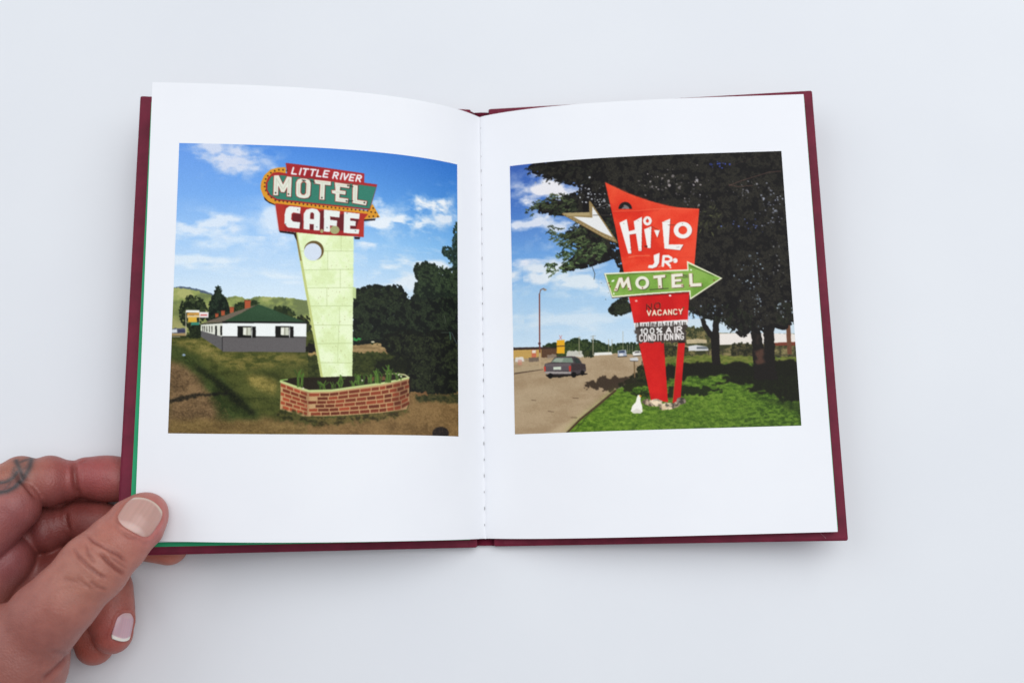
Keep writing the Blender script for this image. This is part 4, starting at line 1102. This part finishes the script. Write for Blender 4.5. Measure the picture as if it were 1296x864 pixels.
    C.poly(g((706, 690), (716, 660), (734, 640), (740, 615), (746, 602), (756, 600), (760, 612), (758, 635), (768, 662), (772, 690), (760, 702), (720, 702)), (246, 242, 232), 1, .15); C.poly(g((708, 692), (740, 676), (768, 692), (758, 702), (722, 702)), (206, 200, 186), .6, .2, soft=.6); C.poly(g((752, 602), (767, 608), (756, 614)), (240, 172, 40)); C.poly(g((766, 676), (788, 684), (770, 694)), (150, 170, 90), .7)
    return C.img


def lay_ink(side, img, rect, label):
    """an ink layer on the page: one colour sample for each grid point of the picture area"""
    img = np.stack([boxblur(img[..., k], 1) for k in range(3)], -1)
    im = img.reshape(INK, 2, INK, 2, 3).mean((1, 3))
    grain = np.random.default_rng(5 if side == 'L' else 6).normal(0, .012, im.shape[:2])[..., None]
    im = np.clip(im + grain, 0, 1)
    lin = np.where(im <= .04045, im / 12.92, ((im + .055) / 1.055) ** 2.4)
    u0, u1, v0, v1 = rect
    c = (np.arange(INK) + 0.0) / (INK - 1)
    T, S = np.meshgrid(c, c, indexing='ij')
    U = u1 - S * (u1 - u0) if side == 'L' else u0 + S * (u1 - u0)
    P = page_pt(side, U, v1 - T * (v1 - v0), lift=0.07)
    o = new_mesh('printed_photograph', P.reshape(-1, 3), grid_faces(INK, INK), m_print, pages[side])
    at = o.data.color_attributes.new('ink', 'FLOAT_COLOR', 'POINT')
    buf = np.ones((INK * INK, 4), np.float32)
    buf[:, :3] = lin.reshape(-1, 3)
    at.data.foreach_set('color', buf.ravel())
    o['label'] = label
    return o


lay_ink('L', draw_left(), (.095, .917, .2244, .861), 'square colour print of a tall LITTLE RIVER MOTEL CAFE sign on a pale pylon')
lay_ink('R', draw_right(), (.0985, .921, .2295, .8625), 'square colour print of a red Hi-Lo Jr. MOTEL sign with a green arrow')

# ------------------------------------------------------------------ the hand
CL = np.array(CAM_LOC)


def spot(x, y, z):
    """world point at height z (mm) seen at drawing position x, y"""
    d = CAM_R @ np.array([(x - 648) / FPX, -(y - 432) / FPX, -1.0])
    return CL + d * ((z - CL[2]) / d[2])


def chain(pts, k, flat=1.0, bulge=0.0):
    P = [spot(*p[:3]) for p in pts]
    return dict(P=P, R=[p[3] for p in pts], k=k, flat=flat, bulge=bulge)


CHAINS = [
    # thumb and ball of the thumb
    chain([(185, 649, 36.6, 8.0), (174, 661, 38.6, 10.2), (146, 690, 44.0, 11.0), (118.5, 717.5, 49, 12.3), (78, 762, 50, 12.5), (56, 784, 48, 13.5), (12, 838, 41, 21.0), (-60, 905, 34, 26.0)], 3.0, 1.18),
    # index finger
    chain([(214, 610, 10.9, 7.4), (165, 607, 11.8, 8.2), (110, 604, 16, 8.3)], 2.0, 1.0, 1.2),
    chain([(84, 608, 18.5, 8.3), (44, 609, 23, 8.8)], 2.0, 1.0, 1.7),
    chain([(26, 604, 25, 8.6), (2, 622, 28, 9.4)], 2.5, 1.0, .3),
    chain([(17, 641, 31, 10.2), (-40, 690, 32, 11.8)], 3.0, 1.0, .4),
    # middle finger
    chain([(214, 691, 8.9, 7.6), (150, 669, 9.4, 8.4), (98, 658, 10.2, 8.2)], 2.0, 1.0, 1.1),
    chain([(74, 666, 10.8, 8.3), (47, 674, 12.0, 8.8)], 2.0, 1.0, 1.6),
    chain([(32, 684, 13.5, 8.4), (4, 706, 17, 10.0)], 2.0, 1.0, .3),
    chain([(6, 709, 20.5, 11.2), (-60, 760, 25, 12.8)], 3.0, 1.0, .4),
    # filler added between the fingers to close the gaps and keep them dark
    chain([(120, 634, 6.8, 5.5), (45, 640, 9.5, 6.5)], 2.0),
    chain([(75, 700, 6.5, 5.5), (30, 712, 8.5, 7.0)], 2.0),
    # ring finger, curled back so that its nail shows below the thumb
    chain([(143, 802, 15.0, 7.6), (141, 782, 15.5, 8.3), (142, 748, 15, 8.0)], 2.0, 1.0, .4),
    chain([(138, 738, 14.0, 8.2), (80, 722, 9.6, 8.4), (20, 735, 10.5, 9.2), (-60, 790, 18, 11)], 2.5, 1.0, .2),
    # little finger
    chain([(120, 817, 8.4, 7.5), (112, 790, 8.6, 7.5), (60, 778, 9.5, 8.0), (-40, 820, 16, 11)], 2.5, 1.0, .1),
    # palm, heel of the hand, wrist and forearm
    chain([(-70, 730, 27, 17.0), (-80, 800, 27, 21.0), (-90, 880, 29, 25.0)], 8.0, 1.05),
    chain([(-90, 900, 31, 26.0), (-180, 1010, 52, 27.0), (-330, 1200, 88, 34.0)], 10.0, 1.1),
]
# blend of each chain with what came before it
BLEND = [0, .4, .6, 1.6, .6, .4, .6, 1.4, .5, .8, .8, .8, 1.6, .8, 9.0, 9.0]


def smin(a, b, k):
    h = np.maximum(k - np.abs(a - b), 0.0) / k
    return np.minimum(a, b) - h * h * k * 0.25


def chain_sdf(c, X):
    out = None
    for i in range(len(c['P']) - 1):
        A, B, ra, rb = c['P'][i], c['P'][i + 1], c['R'][i], c['R'][i + 1]
        d = B - A
        L2 = d @ d
        q = X - A
        t = np.clip((q @ d) / L2, 0, 1)
        q = q - t[..., None] * d
        if c['flat'] != 1.0:
            up = np.array([0, 0, 1.0]) - d * (d[2] / L2)
            up /= np.linalg.norm(up)
            q = q + ((c['flat'] - 1) * (q @ up))[..., None] * up
        r = ra + (rb - ra) * (t * t * (3 - 2 * t)) + c['bulge'] * np.sin(np.pi * t)
        s = np.sqrt((q * q).sum(-1)) - r
        out = s if out is None else smin(out, s, c['k'])
    return out


def hand_sdf(X):
    out = None
    for c, k in zip(CHAINS, BLEND):
        s = chain_sdf(c, X)
        out = s if out is None else smin(out, s, max(k, .3))
    return out


# sample the field on a grid, chain by chain inside its own box
STEP = 0.55
allp = np.concatenate([np.array(c['P']) for c in CHAINS])
rmax = max(max(c['R']) for c in CHAINS)
g0 = np.array([allp[:, 0].min() - 34, allp[:, 1].min() - 34, -1.0])
g1 = np.array([allp[:, 0].max() + 14, allp[:, 1].max() + 14, 126.0])
# the forearm is cut well outside the picture
g0 = np.maximum(g0, np.array([-330.0, -300.0, -1.0]))
dims = np.ceil((g1 - g0) / STEP).astype(int)
field = np.full(dims, 40.0, np.float32)
for c, k in zip(CHAINS, BLEND):
    P = np.array(c['P']); R = max(c['R']) + 4 + k
    i0 = np.clip(np.floor((P.min(0) - R - g0) / STEP), 0, dims).astype(int)
    i1 = np.clip(np.ceil((P.max(0) + R - g0) / STEP), 0, dims).astype(int)
    ax = [g0[a] + STEP * np.arange(i0[a], i1[a]) for a in range(3)]
    sl = tuple(slice(i0[a], i1[a]) for a in range(3))
    for a0 in range(i0[0], i1[0], 40):
        a1 = min(a0 + 40, i1[0])
        G = np.stack(np.meshgrid(ax[0][a0 - i0[0]:a1 - i0[0]], ax[1], ax[2], indexing='ij'), -1)
        sub = (slice(a0, a1), sl[1], sl[2])
        field[sub] = smin(field[sub], chain_sdf(c, G), max(k, .3))


def surface_net(f):
    """one vertex for each grid cell the surface passes through, quads across the crossed grid edges"""
    n = np.array(f.shape) - 1
    inside = f < 0
    corners = [(i, j, k) for i in (0, 1) for j in (0, 1) for k in (0, 1)]
    cnt = sum(inside[i:i + n[0], j:j + n[1], k:k + n[2]].astype(np.int8) for i, j, k in corners)
    act = np.argwhere((cnt > 0) & (cnt < 8))
    vals = np.stack([f[act[:, 0] + i, act[:, 1] + j, act[:, 2] + k] for i, j, k in corners], 1)
    pos = np.zeros((len(act), 3)); num = np.zeros(len(act))
    cc = np.array(corners, float)
    for a in range(8):
        for b_ in range(a + 1, 8):
            if np.abs(cc[a] - cc[b_]).sum() != 1:
                continue
            va, vb = vals[:, a], vals[:, b_]
            m = (va < 0) != (vb < 0)
            t = np.where(m, va / np.where(m, va - vb, 1), 0)
            pos += np.where(m[:, None], cc[a] + t[:, None] * (cc[b_] - cc[a]), 0)
            num += m
    V = act + pos / num[:, None]
    idx = np.full(n, -1, np.int32)
    idx[tuple(act.T)] = np.arange(len(act))
    quads = []
    for ax in range(3):
        u, w = (ax + 1) % 3, (ax + 2) % 3
        lo = [slice(None)] * 3; hi = [slice(None)] * 3
        lo[ax] = slice(0, -1); hi[ax] = slice(1, None)
        cr = np.argwhere(inside[tuple(lo)] != inside[tuple(hi)])
        ok = (cr[:, u] > 0) & (cr[:, w] > 0) & (cr[:, u] < n[u]) & (cr[:, w] < n[w]) & (cr[:, ax] < n[ax])
        cr = cr[ok]
        du = np.zeros(3, int); du[u] = 1
        dw = np.zeros(3, int); dw[w] = 1
        q = np.stack([idx[tuple((cr - du - dw).T)], idx[tuple((cr - dw).T)], idx[tuple(cr.T)], idx[tuple((cr - du).T)]], 1)
        flip = ~inside[tuple(cr.T)]
        q[flip] = q[flip][:, ::-1]
        quads.append(q)
    return V, np.concatenate(quads)


hv, hf = surface_net(field)
hv = g0 + hv * STEP
hf = hf[(hf >= 0).all(1)]


def normals(X):
    e = 0.35
    g = np.stack([hand_sdf(X + np.eye(3)[a] * e) - hand_sdf(X - np.eye(3)[a] * e) for a in range(3)], -1)
    return g / np.linalg.norm(g, axis=-1, keepdims=True)


# light smoothing over the mesh edges
ed = np.concatenate([hf[:, [0, 1]], hf[:, [1, 2]], hf[:, [2, 3]], hf[:, [3, 0]]])
for _ in range(3):
    acc = np.zeros_like(hv); ct = np.zeros(len(hv))
    for a in range(3):
        acc[:, a] = np.bincount(ed[:, 0], hv[ed[:, 1], a], len(hv)) + np.bincount(ed[:, 1], hv[ed[:, 0], a], len(hv))
    ct = np.bincount(ed[:, 0], minlength=len(hv)) + np.bincount(ed[:, 1], minlength=len(hv))
    hv = hv * .45 + acc / ct[:, None] * .55


def on_skin_many(pts):
    """the skin points seen at drawing positions x, y"""
    p = np.array(pts, float)
    d = np.stack([(p[:, 0] - 648) / FPX, -(p[:, 1] - 432) / FPX, -np.ones(len(p))], 1) @ CAM_R.T
    d /= np.linalg.norm(d, axis=1, keepdims=True)
    t = np.full(len(p), 320.0)
    for _ in range(60):
        t = np.minimum(t + hand_sdf(CL + d * t[:, None]) * .85, 470)
    return CL + d * t[:, None]


def on_skin(x, y):
    return on_skin_many([(x, y)])[0]


def skin_paths(lists, n=6):
    allq, cuts = [], []
    for pts in lists:
        q = np.array(pts, float)
        s = np.linspace(0, len(q) - 1, (len(q) - 1) * n + 1)
        allq.append(np.stack([np.interp(s, range(len(q)), q[:, 0]), np.interp(s, range(len(q)), q[:, 1])], 1))
        cuts.append(len(s))
    P = on_skin_many(np.concatenate(allq))
    return np.split(P, np.cumsum(cuts)[:-1])


def dist_to(path, X, reach=9.0):
    lo, hi = path.min(0) - reach, path.max(0) + reach
    near = np.nonzero(((X > lo) & (X < hi)).all(1))[0]
    D = np.full(len(X), 99.0)
    W = np.zeros(len(X))
    Y = X[near]
    best = np.full(len(Y), 99.0); par = np.zeros(len(Y))
    for i in range(len(path) - 1):
        a, d = path[i], path[i + 1] - path[i]
        t = np.clip(((Y - a) @ d) / max(d @ d, 1e-9), 0, 1)
        q = np.linalg.norm(Y - a - t[:, None] * d, axis=1)
        m = q < best
        best[m] = q[m]; par[m] = (i + t[m]) / (len(path) - 1)
    D[near] = best; W[near] = par
    return D, W


fn = np.cross(hv[hf[:, 2]] - hv[hf[:, 0]], hv[hf[:, 3]] - hv[hf[:, 1]])
hn = np.zeros_like(hv)
for a in range(3):
    hn[:, a] = sum(np.bincount(hf[:, j], fn[:, a], len(hv)) for j in range(4))
hn /= np.linalg.norm(hn, axis=1, keepdims=True) + 1e-9
disp = np.zeros(len(hv))
red = np.zeros(len(hv))
T2 = lambda *p: [(90 + x / 5.4, 600 + y / 5.4) for x, y in p]
T3 = lambda *p: [(x / 5.4, 704 + y / 5.4) for x, y in p]
T1 = lambda *p: [(x / 5.4, 560 + y / 5.4) for x, y in p]
CREASES = [  # path, depth, half width
    (T2((88, 402), (160, 462), (240, 505), (330, 555), (388, 606)), 0.63, 0.58),
    (T2((185, 520), (250, 590), (310, 648), (378, 692)), 0.86, 0.66),
    (T2((8, 488), (50, 560), (120, 632), (200, 690), (255, 716)), 0.57, 0.55),
    (T2((100, 470), (112, 520), (140, 575), (172, 612)), 0.40, 0.47),
    (T2((260, 560), (330, 610), (380, 640)), 0.34, 0.47),
    (T2((120, 720), (180, 770), (250, 792)), 0.34, 0.55),
    (T2((30, 690), (90, 745), (150, 790)), 0.23, 0.55),
    (T2((215, 470), (290, 505), (350, 560)), 0.29, 0.39),
    (T2((300, 330), (330, 380), (400, 430), (480, 450)), 0.25, 0.55),
    (T3((480, 660), (420, 730), (350, 800), (280, 850)), .9, 1.3),
    (T3((330, 640), (420, 660), (470, 690)), .25, 1.0),
    (T3((420, 150), (520, 170), (620, 220)), 0.23, 0.70),
    (T1((505, 130), (508, 200), (518, 300), (545, 370)), .8, 1.0),
    (T1((120, 190), (150, 260), (200, 320), (260, 390)), .9, 1.2),
    (T1((448, 470), (450, 540), (475, 610)), .7, 1.0),
    (T1((545, 150), (560, 130), (590, 120)), 0.23, 0.62),
]
for P, (pts, dep, w) in zip(skin_paths([q[0] for q in CREASES]), CREASES):
    D, t = dist_to(P, hv)
    fade = np.clip(np.sin(np.clip(t, 0.02, .98) * math.pi) * 1.8, 0, 1)
    disp -= dep * fade * np.exp(-(D / w) ** 2)
    disp += dep * (.35 if w < .7 else .14) * fade * np.exp(-((D - 2.1 * w) / (1.1 * w)) ** 2)
    red = np.maximum(red, fade * np.exp(-(D / (w * 1.0)) ** 2) * min(1, dep * 1.5))


# nails: a frame on the skin, then a curved plate
def nail_frame(cpx, tip_px, face=None):
    c = on_skin(*cpx)
    n = normals(c[None])[0] if face is None else np.array(face, float) / np.linalg.norm(face)
    a = on_skin(*tip_px) - c
    a -= n * (a @ n)
    a /= np.linalg.norm(a)
    return c, a, np.cross(n, a), n


def nail_uv(fr, X):
    c, a, s, n = fr
    q = X - c
    return q @ a, q @ s, q @ n


def make_nail(fr, half_l, half_w, mat_fn, drop, free):
    """plate outline: rounded at the root, curved free edge; rests in the skin"""
    c, a, s, n = fr
    m1, m2 = 33, 25
    U, W = np.meshgrid(np.linspace(-1, 1, m1), np.linspace(-1, 1, m2), indexing='ij')
    wid = np.where(U < 0, np.sqrt(np.clip(1 - np.abs(U) ** 3.2 * .42, 0, 1)), np.sqrt(np.clip(1 - np.abs(U) ** 3.0 * .30, 0, 1)))
    endc = np.where(U > 0, U * (1 - .16 * W ** 2), U * (1 - .14 * W ** 2))
    X0 = c + (endc * half_l)[..., None] * a + (W * wid * half_w)[..., None] * s
    X = X0 + n * 6.0
    flatX = X.reshape(-1, 3)
    t = np.zeros(len(flatX))
    for _ in range(50):
        d = hand_sdf(flatX - n * t[:, None])
        t = np.clip(t + d * .8, 0, 14)
    P = (flatX - n * t[:, None]).reshape(X.shape)
    # an even, slightly flatter arch than the skin below it
    h = (P - c) @ n
    arch = np.median(h, axis=0, keepdims=True)
    h2 = .55 * h + .45 * (arch + (U * 0)) + .26 - drop * np.abs(W) ** 4 * .8 - .5 * np.clip(-U - .72, 0, 1) * 3 + free * np.clip(U - .7, 0, 1)
    P = P + n * (h2 - h)[..., None]
    lower = P - n * .55
    V = np.concatenate([P.reshape(-1, 3), lower.reshape(-1, 3)])
    G = grid_faces(m1, m2)
    F = [tuple(q) for q in G] + [tuple(q[::-1] + m1 * m2) for q in G]
    rim = [i * m2 for i in range(m1)] + [(m1 - 1) * m2 + j for j in range(1, m2)] + [i * m2 + m2 - 1 for i in range(m1 - 2, -1, -1)] + [j for j in range(m2 - 2, 0, -1)]
    for i in range(len(rim)):
        p, q = rim[i], rim[(i + 1) % len(rim)]
        F.append((q, p, p + m1 * m2, q + m1 * m2))
    return V, F, U, W


thumb_fr = nail_frame((178.5, 650.5), (190, 634))
ring_fr = nail_frame((159, 793), (153, 812), face=(.88, .0, .47))
nails = []
for fr, hl, hw, drop in ((thumb_fr, 7.1, 7.1, .35), (ring_fr, 5.4, 4.3, .3)):
    nails.append(make_nail(fr, hl, hw, None, drop, .25))
    u, w, h = nail_uv(fr, hv)
    e = np.sqrt((np.clip(u, -99, 99) / hl) ** 2 + (w / hw) ** 2)
    e4 = (np.abs(u / hl) ** 3 + np.abs(w / hw) ** 3) ** (1 / 3)
    loc = (np.abs(h) < 7) & (hn @ fr[3] > .1)
    disp += np.where(loc, -.55 * np.exp(-(np.clip(e4 - .75, 0, 9) / .22) ** 2), 0)
    fold = np.exp(-((e4 - 1.13) / .10) ** 2) * np.clip(1.2 - u / hl, 0, 1)
    disp += np.where(loc, .5 * fold, 0)
    red = np.maximum(red, np.where(loc, .28 * np.exp(-((e4 - 1.02) / .07) ** 2), 0))

hv2 = hv + hn * disp[:, None]
# the forearm runs on to a real arm's length, well out of the picture
A, B = spot(-180, 1010, 52), spot(-330, 1200, 88)
ax = (B - A) / np.linalg.norm(B - A)
run = np.clip((hv2 - A) @ ax - 4.0, 0, None)
hv2 = hv2 + (run * 3.2 + np.minimum(run, 12) * run / 40)[:, None] * ax

# ---- skin colours held on the mesh: redder pads, pale knuckles, darker creases, painted finger shade, tattoo ink
tone = np.zeros((len(hv), 3)) + np.array(srgb(178, 114, 101))
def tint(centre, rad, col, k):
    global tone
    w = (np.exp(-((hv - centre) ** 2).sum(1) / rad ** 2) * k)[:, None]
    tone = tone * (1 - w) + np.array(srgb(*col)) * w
for x, y, r, col, k in ((60, 605, 16, (172, 92, 88), .9), (120, 605, 16, (172, 86, 88), .95), (18, 645, 14, (164, 96, 98), .9), (60, 670, 15, (138, 68, 66), .95), (110, 665, 15, (132, 64, 58), .95), (10, 710, 14, (152, 86, 90), .9),  # fingers: natural red plus painted shade, deepest on the middle finger
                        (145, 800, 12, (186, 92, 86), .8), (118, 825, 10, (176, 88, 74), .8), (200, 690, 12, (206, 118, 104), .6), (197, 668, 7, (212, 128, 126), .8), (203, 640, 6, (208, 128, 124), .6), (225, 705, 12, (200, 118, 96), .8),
                        (60, 706, 9, (124, 58, 52), .9), (95, 640, 8, (130, 62, 58), .8), (30, 815, 22, (158, 102, 98), .6), (0, 850, 26, (148, 90, 80), .6), (120, 715, 12, (182, 122, 106), .6), (95, 735, 10, (186, 130, 112), .5), (20, 590, 12, (180, 128, 106), .6)):  # dark reds in the finger gaps are painted shade
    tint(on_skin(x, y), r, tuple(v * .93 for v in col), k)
tone = tone * (1 - .7 * red[:, None]) + np.array(srgb(118, 54, 48)) * (.7 * red[:, None])
ink = np.zeros(len(hv))
TATTOO = [(T1((110, 120), (130, 170), (160, 240)), 1.25, 0.91), (T1((215, 105), (205, 160), (170, 230), (150, 250)), 1.25, 0.91), (T1((120, 140), (170, 120), (225, 105)), 1.00, 0.78),
          (T1((-10, 275), (40, 270), (90, 240), (115, 200)), 1.12, 0.91), (T1((-10, 340), (50, 330), (105, 300), (140, 260)), 1.38, 0.95), (T1((100, 170), (85, 230), (60, 290), (20, 330)), 1.00, 0.65), (T1((130, 190), (180, 170), (200, 130)), 1.00, 0.65), (T1((60, 270), (100, 260), (130, 230)), 1.75, 0.52), (T1((140, 150), (160, 190), (150, 230)), 2.50, 0.45), (T1((20, 300), (70, 290), (110, 270)), 2.50, 0.39)]
for P, (pts, w, k) in zip(skin_paths([q[0] for q in TATTOO]), TATTOO):
    D, _ = dist_to(P, hv, 5)
    ink = np.maximum(ink, k * np.exp(-(D / w) ** 2))
tone = tone * (1 - ink[:, None]) + np.array(srgb(70, 72, 74)) * ink[:, None]

m_skin, nt, b = material('skin')
at_ = node(nt, 'ShaderNodeAttribute', attribute_name='tone')
tc = node(nt, 'ShaderNodeTexCoord')
n1 = node(nt, 'ShaderNodeTexNoise', Scale=260.0, Detail=6.0)
n2 = node(nt, 'ShaderNodeTexVoronoi', Scale=1500.0)
n3 = node(nt, 'ShaderNodeTexNoise', Scale=650.0, Detail=6.0)
mixc = node(nt, 'ShaderNodeMix', data_type='RGBA', blend_type='MULTIPLY')
rp = node(nt, 'ShaderNodeValToRGB')
rp.color_ramp.elements[0].position = .3
rp.color_ramp.elements[1].position = .7
rp.color_ramp.elements[0].color = (.90, .86, .86, 1)
rp.color_ramp.elements[1].color = (1.05, 1.04, 1.03, 1)
for q in (n1, n2, n3):
    nt.links.new(tc.outputs['Object'], q.inputs['Vector'])
nt.links.new(n1.outputs['Fac'], rp.inputs['Fac'])
mixc.inputs[0].default_value = 1.0
nt.links.new(at_.outputs['Color'], mixc.inputs[6])
nt.links.new(rp.outputs['Color'], mixc.inputs[7])
nt.links.new(mixc.outputs[2], b.inputs['Base Color'])
ad = node(nt, 'ShaderNodeMath')
nt.links.new(n2.outputs['Distance'], ad.inputs[0])
nt.links.new(n3.outputs['Fac'], ad.inputs[1])
bp = node(nt, 'ShaderNodeBump', Strength=.36, Distance=.0003)
nt.links.new(ad.outputs[0], bp.inputs['Height'])
nt.links.new(bp.outputs['Normal'], b.inputs['Normal'])
b.inputs['Roughness'].default_value = .42
b.inputs['Specular IOR Level'].default_value = .4
b.inputs['Subsurface Weight'].default_value = .18
b.inputs['Subsurface Radius'].default_value = (1.0, .35, .2)
b.inputs['Subsurface Scale'].default_value = .0025

hand = new_mesh('hand', hv2, hf, m_skin)
hand['label'] = 'left hand with tattooed finger pinching the corner of the open book under its thumb'
hand['category'] = 'hand'
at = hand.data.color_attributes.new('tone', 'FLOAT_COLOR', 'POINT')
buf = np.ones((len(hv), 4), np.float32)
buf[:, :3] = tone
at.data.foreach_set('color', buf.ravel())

m_nail, nt, b = material('nail')
at_ = node(nt, 'ShaderNodeAttribute', attribute_name='tone')
nt.links.new(at_.outputs['Color'], b.inputs['Base Color'])
tc, _, _ = noise_bump(nt, b, 900.0, .08, .0002)
b.inputs['Roughness'].default_value = .3
b.inputs['Subsurface Weight'].default_value = .1
b.inputs['Subsurface Scale'].default_value = .001
for (V, F, U, W), nm in zip(nails, ('thumbnail', 'fingernail')):
    o = new_mesh(nm, V, F, m_nail, hand)
    ridge = .04 * np.sin(W * 40 + np.sin(W * 13) * 2)
    bed = np.array(srgb(192, 152, 142)) if nm == 'thumbnail' else np.array(srgb(205, 168, 178))
    edge = np.array(srgb(212, 192, 178)) if nm == 'thumbnail' else np.array(srgb(236, 230, 222))
    line = .86 - .14 * W ** 2 if nm == 'thumbnail' else .74 - .1 * W ** 2
    k = np.clip((U - line) / .10, 0, 1)[..., None]
    col = bed * (1 + ridge[..., None]) * (1 - k) + edge * k
    lun = np.clip((-U - .55 - .3 * W ** 2) / .15, 0, 1)[..., None] * .35
    col = col * (1 - lun) + np.array(srgb(226, 200, 192)) * lun
    at = o.data.color_attributes.new('tone', 'FLOAT_COLOR', 'POINT')
    buf = np.ones((len(V), 4), np.float32)
    n_ = U.size
    buf[:n_, :3] = col.reshape(-1, 3); buf[n_:, :3] = col.reshape(-1, 3)
    at.data.foreach_set('color', buf.ravel())
